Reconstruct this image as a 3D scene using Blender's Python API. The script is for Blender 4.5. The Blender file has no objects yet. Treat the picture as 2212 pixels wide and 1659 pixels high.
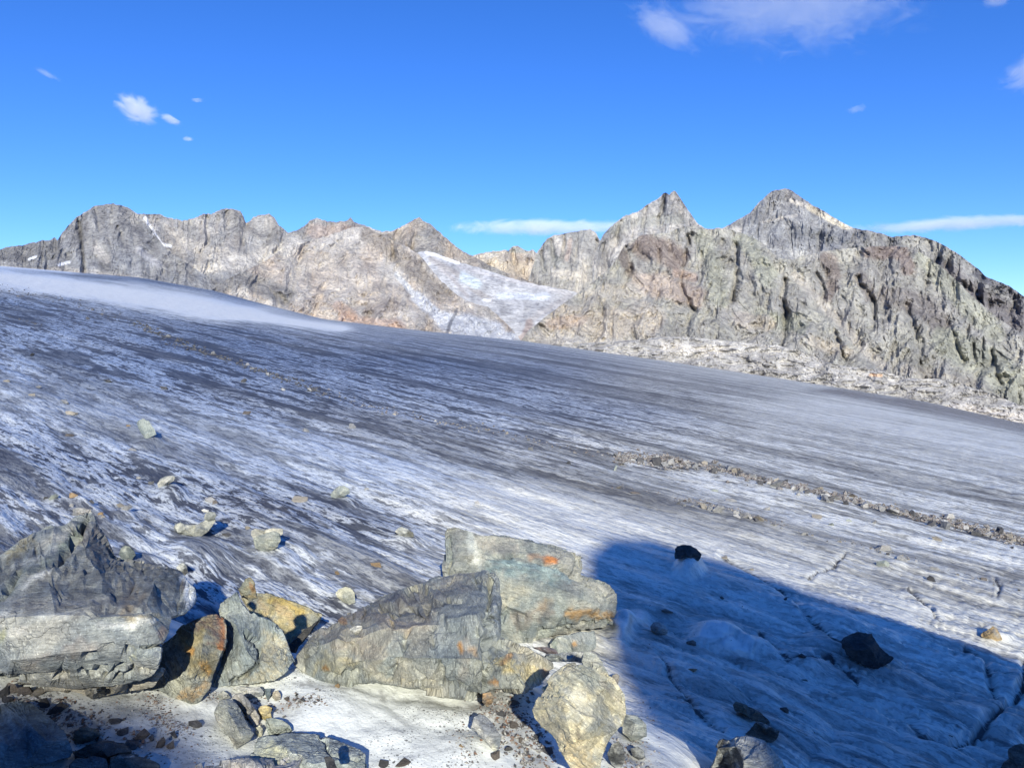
import bpy, math, random
import numpy as np
from mathutils import Vector
from mathutils.geometry import delaunay_2d_cdt

# ---------------------------------------------------------------- camera, sky, sun, exposure
sc = bpy.context.scene
C = bpy.context.collection
F = 1609.0                      # focal length in the 2212 x 1659 grid the photo was measured in
CX, CY = 1106.0, 829.5
PITCH = math.atan((829.5 - 735.0) / F)
cp, sp = math.cos(PITCH), math.sin(PITCH)

def P(x, y, t):
    """point seen at grid position (x, y), t metres in front of the camera (camera = origin)"""
    a = (np.asarray(x, float) - CX) / F; b = (CY - np.asarray(y, float)) / F
    t = np.asarray(t, float)
    return np.stack([a * t, (cp + b * sp) * t, (-sp + b * cp) * t], -1)

def unP(p):
    t = p[..., 1] * cp - p[..., 2] * sp
    u = p[..., 1] * sp + p[..., 2] * cp
    return CX + F * p[..., 0] / t, CY - F * u / t, t

cam = bpy.data.cameras.new('camera'); cam_o = bpy.data.objects.new('camera', cam); C.objects.link(cam_o)
cam.sensor_fit = 'HORIZONTAL'; cam.sensor_width = 36.0; cam.lens = 36.0 * F / 2212.0
cam.clip_start = 0.05; cam.clip_end = 60000
cam_o.rotation_euler = (math.pi / 2 - PITCH, 0, 0)
sc.camera = cam_o

sun_travel = P(905, 1500, 1.0); sun_travel = sun_travel / np.linalg.norm(sun_travel)
to_sun = Vector(-sun_travel)
SUN_EL = math.asin(to_sun.z); SUN_AZ = math.atan2(to_sun.x, to_sun.y)
w = bpy.data.worlds.new('World'); sc.world = w; w.use_nodes = True
nt = w.node_tree; nt.nodes.clear()
sky = nt.nodes.new('ShaderNodeTexSky'); sky.sky_type = 'NISHITA'; sky.sun_disc = False
sky.sun_elevation = SUN_EL; sky.sun_rotation = SUN_AZ
sky.altitude = 2600; sky.air_density = 1.0; sky.dust_density = 0.0; sky.ozone_density = 2.0
bg = nt.nodes.new('ShaderNodeBackground'); bg.inputs['Strength'].default_value = 0.15
wo = nt.nodes.new('ShaderNodeOutputWorld')
tint = nt.nodes.new('ShaderNodeMix'); tint.data_type = 'RGBA'; tint.blend_type = 'MULTIPLY'; tint.inputs[0].default_value = 1.0
tint.inputs[7].default_value = (0.56, 0.66, 0.99, 1)      # thin, clean high-altitude air
hsv = nt.nodes.new('ShaderNodeHueSaturation'); hsv.inputs['Saturation'].default_value = 1.13
nt.links.new(sky.outputs[0], tint.inputs[6]); nt.links.new(tint.outputs[2], hsv.inputs['Color']); nt.links.new(hsv.outputs[0], bg.inputs['Color']); nt.links.new(bg.outputs[0], wo.inputs['Surface'])
sl = bpy.data.lights.new('sun', 'SUN'); sl.energy = 4.2; sl.angle = math.radians(0.53); sl.color = (1.0, 0.965, 0.835)
so = bpy.data.objects.new('sun', sl); C.objects.link(so); so.rotation_euler = to_sun.to_track_quat('Z', 'Y').to_euler()
sc.view_settings.view_transform = 'Standard'; sc.view_settings.look = 'None'
sc.view_settings.exposure = 0.50; sc.view_settings.gamma = 1.0
sc.render.engine = 'CYCLES'
sc.cycles.max_bounces = 6; sc.cycles.diffuse_bounces = 4; sc.cycles.volume_bounces = 2
sc.cycles.use_denoising = True
try: sc.cycles.denoiser = 'OPENIMAGEDENOISE'
except Exception: pass
rng = np.random.RandomState(7)

# ---------------------------------------------------------------- numeric helpers
_perm = rng.permutation(256); _perm = np.concatenate([_perm, _perm, _perm])
_grad = rng.normal(size=(256, 3)); _grad /= np.linalg.norm(_grad, axis=1)[:, None]
def perlin(p):
    p = np.asarray(p, float); sh = p.shape[:-1]; p = p.reshape(-1, 3)
    i = np.floor(p).astype(int); f = p - i; i &= 255
    u = f * f * f * (f * (f * 6 - 15) + 10)
    r = 0
    for dx in (0, 1):
        wx = u[:, 0] if dx else 1 - u[:, 0]
        for dy in (0, 1):
            wy = u[:, 1] if dy else 1 - u[:, 1]
            for dz in (0, 1):
                wz = u[:, 2] if dz else 1 - u[:, 2]
                h = _perm[_perm[_perm[(i[:, 0] + dx) & 255] + ((i[:, 1] + dy) & 255)] + ((i[:, 2] + dz) & 255)]
                g = _grad[h]
                r = r + wx * wy * wz * (g[:, 0] * (f[:, 0] - dx) + g[:, 1] * (f[:, 1] - dy) + g[:, 2] * (f[:, 2] - dz))
    return (r * 1.6).reshape(sh)
def fbm(p, n=5, g=0.5, ridged=False, lac=2.03):
    s = 0; a = 1.0; tot = 0
    for k in range(n):
        v = perlin(p + 17.3 * k)
        if ridged: v = 1 - 2 * np.abs(v)
        s = s + a * v; tot += a; a *= g; p = p * lac
    return s / tot
def cells(p, seed):
    """random value of the nearest jittered lattice point: angular plates"""
    i0 = np.floor(p).astype(int); best = np.full(len(p), 9e9); val = np.zeros(len(p))
    for dx in (-1, 0, 1):
        for dy in (-1, 0, 1):
            for dz in (-1, 0, 1):
                c = i0 + np.array([dx, dy, dz]); h = _perm[_perm[_perm[(c[:, 0] + seed) & 255] + (c[:, 1] & 255)] + (c[:, 2] & 255)]
                pt = c + .5 + _grad[h] * .55; d = ((p - pt) ** 2).sum(1)
                m = d < best; best = np.where(m, d, best); val = np.where(m, h / 127.5 - 1, val)
    return val
def sstep(a, b, x):
    q = np.clip((x - a) / (b - a), 0, 1); return q * q * (3 - 2 * q)
def polydist(x, y, poly):
    d = np.full(np.shape(x), 1e9); s = np.zeros(np.shape(x))
    for k in range(len(poly) - 1):
        ax, ay = poly[k][:2]; bx, by = poly[k + 1][:2]
        vx, vy = bx - ax, by - ay; L = vx * vx + vy * vy + 1e-9
        q = np.clip(((x - ax) * vx + (y - ay) * vy) / L, 0, 1)
        dd = np.hypot(x - ax - q * vx, y - ay - q * vy)
        m = dd < d; d = np.where(m, dd, d)
        s = np.where(m, np.sign((x - ax) * vy - (y - ay) * vx), s)
    return d, s
def rnd(i, k=0):
    return random.Random(i * 7919 + k * 104729 + 13).random()

def make_mesh(name, verts, faces, mat=None, smooth=True, attrs=None):
    """faces: int array (n,3) or (n,4)"""
    me = bpy.data.meshes.new(name)
    verts = np.asarray(verts, np.float32); faces = np.asarray(faces, np.int32)
    n, k = faces.shape
    me.vertices.add(len(verts)); me.vertices.foreach_set('co', verts.ravel())
    me.loops.add(n * k); me.loops.foreach_set('vertex_index', faces.ravel())
    me.polygons.add(n)
    me.polygons.foreach_set('loop_start', np.arange(0, n * k, k, dtype=np.int32))
    me.polygons.foreach_set('loop_total', np.full(n, k, np.int32))
    me.polygons.foreach_set('use_smooth', np.full(n, bool(smooth)))
    me.update(calc_edges=True)
    for an, (kind, dat) in (attrs or {}).items():
        a = me.attributes.new(an, kind, 'POINT')
        if kind == 'FLOAT': a.data.foreach_set('value', np.asarray(dat, np.float32).ravel())
        else:
            d = np.ones((len(verts), 4), np.float32); d[:, :3] = dat
            a.data.foreach_set('color', d.ravel())
    if mat: me.materials.append(mat)
    return me
def grid_faces(nr, nc):
    i = np.arange((nr - 1) * (nc - 1)); r = i // (nc - 1); c = i % (nc - 1)
    a = r * nc + c
    return np.stack([a, a + 1, a + nc + 1, a + nc], -1)
def link(name, me, loc=(0, 0, 0), parent=None):
    o = bpy.data.objects.new(name, me); C.objects.link(o); o.location = loc
    if parent: o.parent = parent
    return o
def tag(o, label=None, cat=None, group=None, kind=None):
    if label: o['label'] = label
    if cat: o['category'] = cat
    if group: o['group'] = group
    if kind: o['kind'] = kind
    return o

# ---------------------------------------------------------------- node helpers
class NT:
    def __init__(s, name):
        s.m = bpy.data.materials.new(name); s.m.use_nodes = True; s.t = s.m.node_tree; s.t.nodes.clear()
        s.out = s.n('OutputMaterial')
    def n(s, typ, **kw):
        nd = s.t.nodes.new('ShaderNode' + typ)
        for k, v in kw.items(): setattr(nd, k, v)
        return nd
    def set(s, sock, v):
        if isinstance(v, bpy.types.NodeSocket): s.t.links.new(v, sock)
        elif v is not None:
            if isinstance(v, (tuple, list)) and len(v) == 3 and sock.type == 'RGBA': v = (*v, 1)
            sock.default_value = v
    def math(s, op, a, b=None, c=None, clamp=False):
        nd = s.n('Math', operation=op, use_clamp=clamp)
        for i, v in enumerate((a, b, c)):
            if v is not None: s.set(nd.inputs[i], v)
        return nd.outputs[0]
    def vmath(s, op, a, b=None):
        nd = s.n('VectorMath', operation=op); s.set(nd.inputs[0], a)
        if b is not None: s.set(nd.inputs[1], b)
        return nd.outputs['Value'] if op in ('LENGTH', 'DOT_PRODUCT', 'DISTANCE') else nd.outputs[0]
    def noise(s, vec, scale=1.0, detail=4, rough=0.5, dist=0.0, out='Fac'):
        nd = s.n('TexNoise'); s.set(nd.inputs['Vector'], vec); nd.inputs['Scale'].default_value = scale
        nd.inputs['Detail'].default_value = detail; nd.inputs['Roughness'].default_value = rough
        nd.inputs['Distortion'].default_value = dist
        return nd.outputs[out]
    def voro(s, vec, scale=1.0, feature='F1', rand=1.0):
        nd = s.n('TexVoronoi', feature=feature); s.set(nd.inputs['Vector'], vec); nd.inputs['Scale'].default_value = scale
        nd.inputs['Randomness'].default_value = rand
        return nd.outputs['Distance']
    def map(s, v, a, b, c=0.0, d=1.0, smooth=True):
        nd = s.n('MapRange', interpolation_type='SMOOTHSTEP' if smooth else 'LINEAR')
        for i, q in enumerate((v, a, b, c, d)): s.set(nd.inputs[i], q)
        return nd.outputs[0]
    def mix(s, f, a, b, blend='MIX'):
        nd = s.n('Mix', data_type='RGBA', blend_type=blend)
        s.set(nd.inputs[0], f); s.set(nd.inputs[6], a); s.set(nd.inputs[7], b)
        return nd.outputs[2]
    def bump(s, h, strength, dist, normal=None):
        nd = s.n('Bump'); nd.inputs['Strength'].default_value = strength; nd.inputs['Distance'].default_value = dist
        s.set(nd.inputs['Height'], h)
        if normal: s.set(nd.inputs['Normal'], normal)
        return nd.outputs[0]
    def attr(s, name, out='Color'):
        nd = s.n('Attribute', attribute_name=name); return nd.outputs[out]
    def finish(s, col, rough=0.85, normal=None, spec=0.3, **kw):
        b = s.n('BsdfPrincipled'); s.set(b.inputs['Base Color'], col); s.set(b.inputs['Roughness'], rough)
        b.inputs['Specular IOR Level'].default_value = spec
        if normal: s.set(b.inputs['Normal'], normal)
        for k, v in kw.items(): s.set(b.inputs[k.replace('_', ' ')], v)
        s.t.links.new(b.outputs[0], s.out.inputs['Surface']); return s.m

# ---------------------------------------------------------------- glacier surface
EYE = 2.6
S_X = [-1500, -400, 0, 150, 300, 460, 560, 700, 850, 940, 1130, 1400, 1700, 2000, 2212, 2600, 3600]
S_Y = [380, 520, 575, 588, 600, 628, 655, 690, 708, 718, 737, 775, 820, 868, 916, 1010, 1250]
def S(x): return np.interp(x, S_X, S_Y)
VPX, VPY = -864.0, 566 - 0.155 * 864
flow = P(VPX, VPY, 1.0); flow /= np.linalg.norm(flow)
_b = P(1106, 566 + 0.155 * 1106, 1.0)
pn = np.cross(_b, flow); pn /= np.linalg.norm(pn)
if pn[2] < 0: pn = -pn
across = np.cross(pn, flow)

CRACKS = [([(1560, 1205), (1620, 1240), (1688, 1287), (1740, 1345), (1794, 1399), (1850, 1425)], 5, .07),
          ([(2240, 1460), (2207, 1502), (2170, 1550), (2104, 1602), (2052, 1617), (1990, 1600), (1960, 1570), (1900, 1545)], 8, .10),
          ([(2207, 1502), (2212, 1440)], 7, .07), ([(2150, 1520), (2120, 1440), (2080, 1420)], 6, .07),
          ([(1962, 1272), (1995, 1302), (2028, 1351)], 3.5, .06), ([(2150, 1255), (2160, 1275), (2155, 1295)], 3, .05),
          ([(1745, 1253), (1800, 1225), (1825, 1205)], 3, .05), ([(1420, 1430), (1500, 1560), (1560, 1600)], 4, .04),
          ([(1640, 1375), (1700, 1440), (1790, 1440), (1850, 1490)], 5, .05)]
def mound_dz(X, t):
    f = 1 - sstep(3.7, 5.9, t + 0.12 * np.sin(X * 3.1))
    g = 1 - sstep(0.50, 2.1, X + 0.16 * (t - 3))
    return 0.80 * f * g
def tmap(t): return t
HUMPS = [(1338, 1347, 22, 34, .17), (1370, 1330, 28, 16, .12), (1540, 1368, 44, 22, .20), (1590, 1400, 45, 14, .10),
         (1488, 1220, 24, 15, .36), (1740, 1440, 45, 20, .10), (440, 1180, 60, 30, .18), (600, 1195, 55, 26, .12),
         (372, 1052, 26, 16, .16), (322, 945, 22, 10, .16), (745, 1072, 26, 9, .10), (2160, 1386, 26, 8, .08), (1924, 1226, 24, 8, .08),
         (268, 1100, 24, 8, .08), (170, 1078, 24, 9, .08), (880, 1160, 34, 10, .08), (1790, 1395, 60, 28, .1), (2050, 1560, 90, 30, .08),
         (1905, 1455, 70, 22, .09), (2190, 1570, 40, 25, .1), (290, 1205, 50, 16, .1)]
def G(x, t, detail=True):
    """grid row at which the ice is seen, column x, distance t"""
    x = np.asarray(x, float); t = np.asarray(t, float)
    X = (x - CX) / F * t
    yv = (566 + 0.155 * x); yf = S(x) - 5.0
    q = sstep(math.log(60), math.log(600), np.log(t))
    yv = yv * (1 - q) + yf * q
    dz = mound_dz(X, t)
    return yv + F * (EYE - dz) / t
def ice_detail(x, y, t):
    """height added to the ice (m)"""
    p = P(x, y, t)
    al = p @ flow; ac = p @ across
    q = np.stack([al * 0.16, ac * 1.1, 0 * al], -1)
    near = 1 - sstep(25, 120, t)
    n1 = 1 - sstep(6, 13, t); n2 = 1 - sstep(12, 28, t)
    mnd = sstep(0.25, 0.8, mound_dz((x - CX) / F * t, t))
    d = 0.16 * fbm(q * .45, 3) + (0.085 * fbm(q * 1.6, 4, .55)) * near * (1 - .75 * mnd)
    r = fbm(np.stack([al * 1.1, ac * 6.0, 0 * al], -1) + 40, 3, .5)
    d = d + 0.028 * r * n1 * (1 - mnd * .85)
    sc_ = fbm(np.stack([al * .9, ac * 1.9, 0 * al], -1) + 9, 3, .5, ridged=True)
    bl = np.abs(perlin(np.stack([al * .8, ac * 2.3, 0 * al + 4], -1) + .35 * fbm(q * 3 + 60, 3)[..., None]))
    bl2 = np.abs(perlin(np.stack([al * 2.2, ac * 5.5, 0 * al + 8], -1) + .3 * sc_[..., None]))
    d = d + (.11 * np.sqrt(bl + .003) * n2 + .05 * np.sqrt(bl2 + .003) * n1) * (.35 + .65 * sstep(1250, 1600, x) * sstep(1150, 1400, y)) * near * (1 - mnd)
    d = d + mnd * (.07 * fbm(p * 1.4 + 3, 4) + .03 * np.abs(fbm(p * 3.1 + 8, 3)))
    for hx, hy, sx, sy, h in HUMPS:
        hy = hy + .35 * h * (hy - 566 - .155 * hx) / EYE
        r2 = ((x - hx) / (1.7 * sx)) ** 2 + ((y - hy) / (1.7 * sy)) ** 2; d = d + .55 * h * np.maximum(0, 1 - r2) ** 1.5 * (y < 1750)
    wob = perlin(np.stack([x * .05, y * .05, 0 * x], -1)) * 9
    for poly, wd, dep in CRACKS:
        dd, s_ = polydist(x + wob, y + wob * .6, poly)
        d = d - dep * .6 * np.exp(-(dd / (wd * 1.3)) ** 2) + dep * .12 * np.exp(-((dd - 2.6 * wd) / (1.8 * wd)) ** 2)
    return d
TT = np.exp(np.linspace(math.log(1.6), math.log(900), 1800))
def hit(x, y):
    """nearest distance t at which the ice is seen at (x, y)"""
    tt = TT
    g = G(np.full_like(tt, x), tt)
    i = np.nonzero(g <= y)[0]
    return float(tt[i[0]]) if len(i) else 880.0
def hit_d(x, y):
    """as hit(), with the lumps of the ice counted in"""
    t0 = hit(x, y)
    if t0 > 150: return t0
    tt = t0 * np.linspace(.80, 1.15, 70); xx = np.full_like(tt, x)
    g = G(xx, tt); d = ice_detail(xx, g, tt)
    i = np.nonzero(g - F * d / tt <= y)[0]
    return float(tt[i[0]]) if len(i) else t0
def on_ice(x, y):
    t = hit(x, y)
    d = float(ice_detail(np.array([x], float), np.array([y], float), np.array([t], float))[0])
    return P(x, y, t) + pn * d, t

# --- ice tone (grime bands and a lightened shadow zone): polyline, half width, (dirt, brown, blue)
TONES = [([(1420, 998), (1470, 1006), (1560, 1018), (1640, 1041), (1740, 1061), (1850, 1087), (1960, 1115), (2060, 1135), (2140, 1155), (2260, 1185)], 7, (.9, .3, -.3)),
         ([(360, 732), (430, 756), (500, 780), (560, 804), (640, 830), (820, 884)], 5, (.5, .1, 0)),
         ([(-100, 585), (0, 600), (250, 636), (480, 674)], 20, (-.85, 0, -.65)),
         ([(520, 679), (640, 697), (720, 708)], 9, (-.6, 0, -.5)),
         ([(-100, 562), (0, 572), (150, 585)], 5, (-.8, 0, -.3)),
         ([(0, 583), (200, 600), (330, 607), (450, 620), (540, 655)], 10, (.30, 0, .5)),
         ([(1000, 755), (1400, 800), (1700, 845)], 26, (.25, .05, .1)),
         ([(-100, 640), (0, 652), (350, 705), (700, 765), (1100, 800), (1500, 850)], 34, (.42, .1, .25)),
         ([(500, 770), (900, 830), (1300, 900)], 60, (.42, .05, .3)),
         ([(-50, 700), (300, 800), (600, 870)], 50, (.22, 0, .35)),
         ([(0, 840), (300, 905), (700, 990), (1000, 1050), (1250, 1130)], 55, (-.16, 0, .15)),
         ([(500, 850), (900, 950), (1300, 1040), (1600, 1120)], 30, (.16, .12, -.2)),
         ([(0, 960), (150, 1000), (420, 1055), (700, 1110), (820, 1130)], 40, (.45, .2, .15)),
         ([(500, 1130), (620, 1100), (560, 1090)], 30, (.3, .3, 0)),
         ([(0, 1090), (150, 1110)], 30, (.2, .3, -.1)),
         ([(1450, 830), (1800, 880), (2212, 980)], 44, (-.14, .05, -.6)),
         ([(1300, 960), (1700, 1000), (2212, 1100)], 40, (.10, .1, -.5)),
         ([(1100, 1100), (1500, 1170), (1800, 1240), (2212, 1360)], 60, (-.08, .12, -.65)),
         ([(1500, 1100), (2212, 1260)], 45, (0, .2, -.75)),
         ([(1800, 845), (1850, 852), (2010, 885), (2300, 945)], 10, (.6, .8, -.7)),
         ([(1950, 865), (2050, 882), (2212, 915)], 6, (.3, .6, -.5)),
         ([(1350, 1250), (1700, 1400), (2212, 1560)], 130, (-.13, .05, -.45)),  # cleaner, less blue ice put in to lighten the shadowed area
         ([(380, 1250), (520, 1290), (700, 1310)], 30, (.5, .2, .0)),
         ([(1340, 1470), (1450, 1600), (1520, 1700)], 40, (-.2, .35, -.2)),
         ([(1400, 1480), (1500, 1560)], 14, (.3, .6, 0))]
def ice_tone(x, y, t):
    p = P(x, y, t); al = p @ flow; ac = p @ across
    rr = np.log(np.maximum(x - VPX, 60)); ss = (y - VPY) / np.maximum(x - VPX, 60)
    wob = fbm(np.stack([rr * 5, ss * 70, 0 * x], -1), 5, .65)
    dirt_shade = .32 + .09 * (1 - sstep(700, 1500, x)) + .13 * fbm(np.stack([al * .05, ac * .45, 0 * al], -1) + 5, 5, .6)
    brown = .05 + .15 * fbm(np.stack([al * .04, ac * .3, 0 * al + 9], -1), 4)
    blue = .45 - .35 * sstep(800, 1700, x) + .15 * wob
    for poly, wd, (a, b, c) in TONES:
        d, _ = polydist((x + wob * 60) / 4.5, y + wob * wd * 1.2, [(a_ / 4.5, b_) for a_, b_ in poly])
        m = np.exp(-(d / wd) ** 2 * 1.1)
        dirt_shade = dirt_shade + a * m * (.55 if a > 0 else 1.0); brown = brown + b * m; blue = blue + c * m
    m = mound_dz((x - CX) / F * t, t); mm = sstep(.3, .8, m)
    dirt_shade = dirt_shade * (1 - mm) + mm * .0; brown = brown * (1 - mm) + mm * .0; blue = blue * (1 - mm) - mm * .5
    # lower left of the mound is grimy; lines under the boulders are gap shade put into the colour
    g = mm * (.35 * fbm(p * 2.2 + 11, 4) + .05)
    dirt_shade = dirt_shade + g * .6
    for poly, wd, a in (([(-60, 1500), (100, 1520), (260, 1570), (400, 1650)], 55, .9), ([(1060, 1505), (1110, 1560), (1170, 1640), (1180, 1680)], 42, 1.0), ([(1340, 1590), (1420, 1680)], 45, .9), ([(450, 1500), (640, 1515)], 22, .8), ([(150, 1500), (420, 1530)], 16, .6), ([(-60, 1492), (200, 1502), (350, 1496)], 9, .8), ([(640, 1478), (800, 1494), (930, 1506), (1050, 1522)], 6, .8)):
        d, _ = polydist(x + wob * 30, y + wob * 30, poly); dirt_shade = dirt_shade + a * mm * np.exp(-(d / wd) ** 2); brown = brown + a * mm * np.exp(-(d / wd) ** 2)
    for poly, wd, _ in CRACKS:
        d, _ = polydist(x, y, poly); dirt_shade = dirt_shade + .75 * np.exp(-(d / (wd * .5)) ** 2)
    for hx, hy, sx, sy, h in HUMPS[:5]:
        hy = hy + .35 * h * (hy - 566 - .155 * hx) / EYE
        w_ = np.exp(-((x - hx) / (1.15 * sx)) ** 2 - ((y - hy) / (1.15 * sy)) ** 2) * (t < 40)
        dirt_shade = dirt_shade - .45 * w_; mm = np.maximum(mm, sstep(.3, .75, w_))
    return np.clip(dirt_shade, 0, 1), np.clip(brown, 0, 1), np.clip(blue, 0, 1), mm

def ice_material():
    N = NT('glacier_ice')
    geo = N.n('NewGeometry'); pos = geo.outputs['Position']
    al = N.vmath('DOT_PRODUCT', pos, tuple(flow)); ac = N.vmath('DOT_PRODUCT', pos, tuple(across))
    def fl(sa, sc_, off=0.0):
        cb = N.n('CombineXYZ'); N.set(cb.inputs[0], N.math('MULTIPLY', al, sa)); N.set(cb.inputs[1], N.math('MULTIPLY', ac, sc_)); cb.inputs[2].default_value = off
        return cb.outputs[0]
    dirt_shade = N.attr('dirt_shade', 'Fac'); brown = N.attr('brown', 'Fac'); blue = N.attr('blue', 'Fac'); mnd = N.attr('mound', 'Fac')
    lens = []
    for i, (fr, asp, w_) in enumerate(((27.0, 3.0, .55), (10.0, 3.4, .78), (3.4, 3.8, .72), (1.1, 4.4, .62), (.34, 5.0, .50), (.10, 6.0, .42), (.03, 6.0, .36))):
        n_ = N.noise(fl(fr / asp, fr, 3.7 * i), 1.0, 4.0, .60, .15)
        lens.append((n_, N.math('MULTIPLY', N.map(n_, .53, .595), w_)))
    s1, s2 = lens[2][0], lens[1][0]
    clean = None
    shift = N.math('MULTIPLY_ADD', dirt_shade, 2.25, .04)
    for n_, k_ in lens:
        f_ = N.math('SUBTRACT', 1.0, N.math('MULTIPLY', k_, shift, clamp=True))
        clean = f_ if clean is None else N.math('MULTIPLY', clean, f_)
    k = N.math('SUBTRACT', 1.0, clean)
    k = N.math('MULTIPLY', k, N.math('SUBTRACT', 1.0, N.math('MULTIPLY', mnd, .93)))
    gr = N.noise(pos, 22, 3, .7)
    ice = N.mix(blue, (.90, .88, .77), (.46, .55, .68))
    ice = N.mix(N.map(s2, .50, .36, 0, .5), ice, N.mix(blue, (.91, .90, .82), (.66, .735, .80)))
    ice = N.mix(N.math('MULTIPLY', N.map(brown, .15, 1.0), .5), ice, (.50, .46, .42))
    ice = N.mix(mnd, ice, (.80, .82, .77))
    film = N.math('MULTIPLY', N.map(dirt_shade, .32, 1.15, smooth=False), N.map(N.noise(pos, 2.5, 6, .65), .3, .65, .3, .8))
    ice = N.mix(film, ice, N.mix(brown, N.mix(blue, (.13, .13, .135), (.055, .08, .15)), (.12, .11, .10)))
    dk = N.mix(blue, (.085, .085, .088), (.035, .052, .095))
    dk = N.mix(N.map(brown, .3, 1.0), dk, (.10, .088, .078))
    col = N.mix(k, ice, dk)
    g2 = N.noise(fl(.9, 2.4, 1.3), 1.0, 10, .86)
    col = N.mix(N.math('MULTIPLY', N.map(g2, .50, .62, 0, .55), N.math('SUBTRACT', 1.0, mnd)), col, N.mix(1.0, col, (.38, .39, .42), 'MULTIPLY'))
    col = N.mix(N.map(gr, .52, .72, 0, .35), col, N.mix(1.0, col, (.4, .4, .42), 'MULTIPLY'))
    # grit: fine specks on the clean mound ice
    sp1 = N.voro(pos, 26.0); sp2 = N.voro(pos, 70.0)
    patch = N.noise(pos, 1.7, 4, .6)
    g1 = N.math('MULTIPLY', N.math('LESS_THAN', sp1, .17), N.map(patch, .50, .62))
    g2 = N.math('MULTIPLY', N.math('LESS_THAN', sp2, .22), N.map(patch, .44, .62))
    g = N.math('MULTIPLY', N.math('MAXIMUM', g1, g2), mnd)
    col = N.mix(N.math('MULTIPLY', g, .85), col, (.06, .058, .055))
    fine = N.noise(pos, 9, 5, .7)
    col = N.mix(N.math('MULTIPLY', N.map(fine, .35, .7), .25), col, N.mix(.5, col, (.25, .25, .26)))
    h = N.math('ADD', N.math('MULTIPLY', s2, -.8), N.math('MULTIPLY', s1, -1.3))
    h = N.math('MULTIPLY', h, N.math('SUBTRACT', 1.0, N.math('MULTIPLY', mnd, .92)))
    h2 = N.math('ADD', N.math('ADD', h, N.math('MULTIPLY', fine, .16)), N.math('MULTIPLY', gr, .10))
    nb = N.bump(h2, 1.0, .06)
    r = N.map(k, 0, 1, .42, .9)
    return N.finish(col, r, nb, .35)
M_ICE = ice_material()

def build_glacier():
    xs = np.concatenate([np.arange(-1500, -120, 24), np.arange(-120, 2330, 2.7), np.arange(2340, 3700, 24)])
    # rows: dense in image space
    ts = []
    t = 1.15
    while t < 900:
        ts.append(t); t *= 1.0 + max(.0036, min(.07, .0019 * t ** .72))
    ts = np.array(ts + [900, 960, 1020])
    X, T = np.meshgrid(xs, ts)
    Y = G(X, T)
    d = ice_detail(X, Y, T)
    far = T > 901
    V = P(X, Y, T) + pn * d[..., None]
    V[far] -= np.array([0, 0, 1.0]) * ((T[far] - 900) * .6)[:, None]
    di, br, bl, mm = ice_tone(X, Y, T)
    me = make_mesh('glacier', V.reshape(-1, 3), grid_faces(len(ts), len(xs)), M_ICE, True,
                   {'dirt_shade': ('FLOAT', di), 'brown': ('FLOAT', br), 'blue': ('FLOAT', bl), 'mound': ('FLOAT', mm)})
    tag(link('glacier', me), kind='structure')
    print('glacier', V.shape)
build_glacier()

# ---------------------------------------------------------------- ground behind the camera (throws the long shadow)
def rock_ground_mat():
    N = NT('pale_bounce_rubble'); pos = N.n('NewGeometry').outputs['Position']
    a = N.noise(pos, 1.5, 6, .65); b = N.voro(pos, 4.0)
    c = N.mix(N.map(a, .45, .6), (.78, .79, .78), (.36, .34, .31)); c = N.mix(N.map(b, 0, .2), (.2, .2, .2), c)  # rubble lightened so the ridge bounces skylight into the shadow
    return N.finish(c, .9, N.bump(N.math('ADD', b, a), 1, .2))
A_S = math.atan2(-sun_travel[0], sun_travel[1]); E_S = SUN_EL
hx = np.array([sun_travel[0], sun_travel[1]]); hx /= np.linalg.norm(hx)     # horizontal travel direction
perp = np.array([hx[1], -hx[0]])
def uv(p):
    u = p[..., 0] * perp[0] + p[..., 1] * perp[1]; a = p[..., 0] * hx[0] + p[..., 1] * hx[1]
    return u, p[..., 2] * math.cos(E_S) + a * math.sin(E_S)
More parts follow.
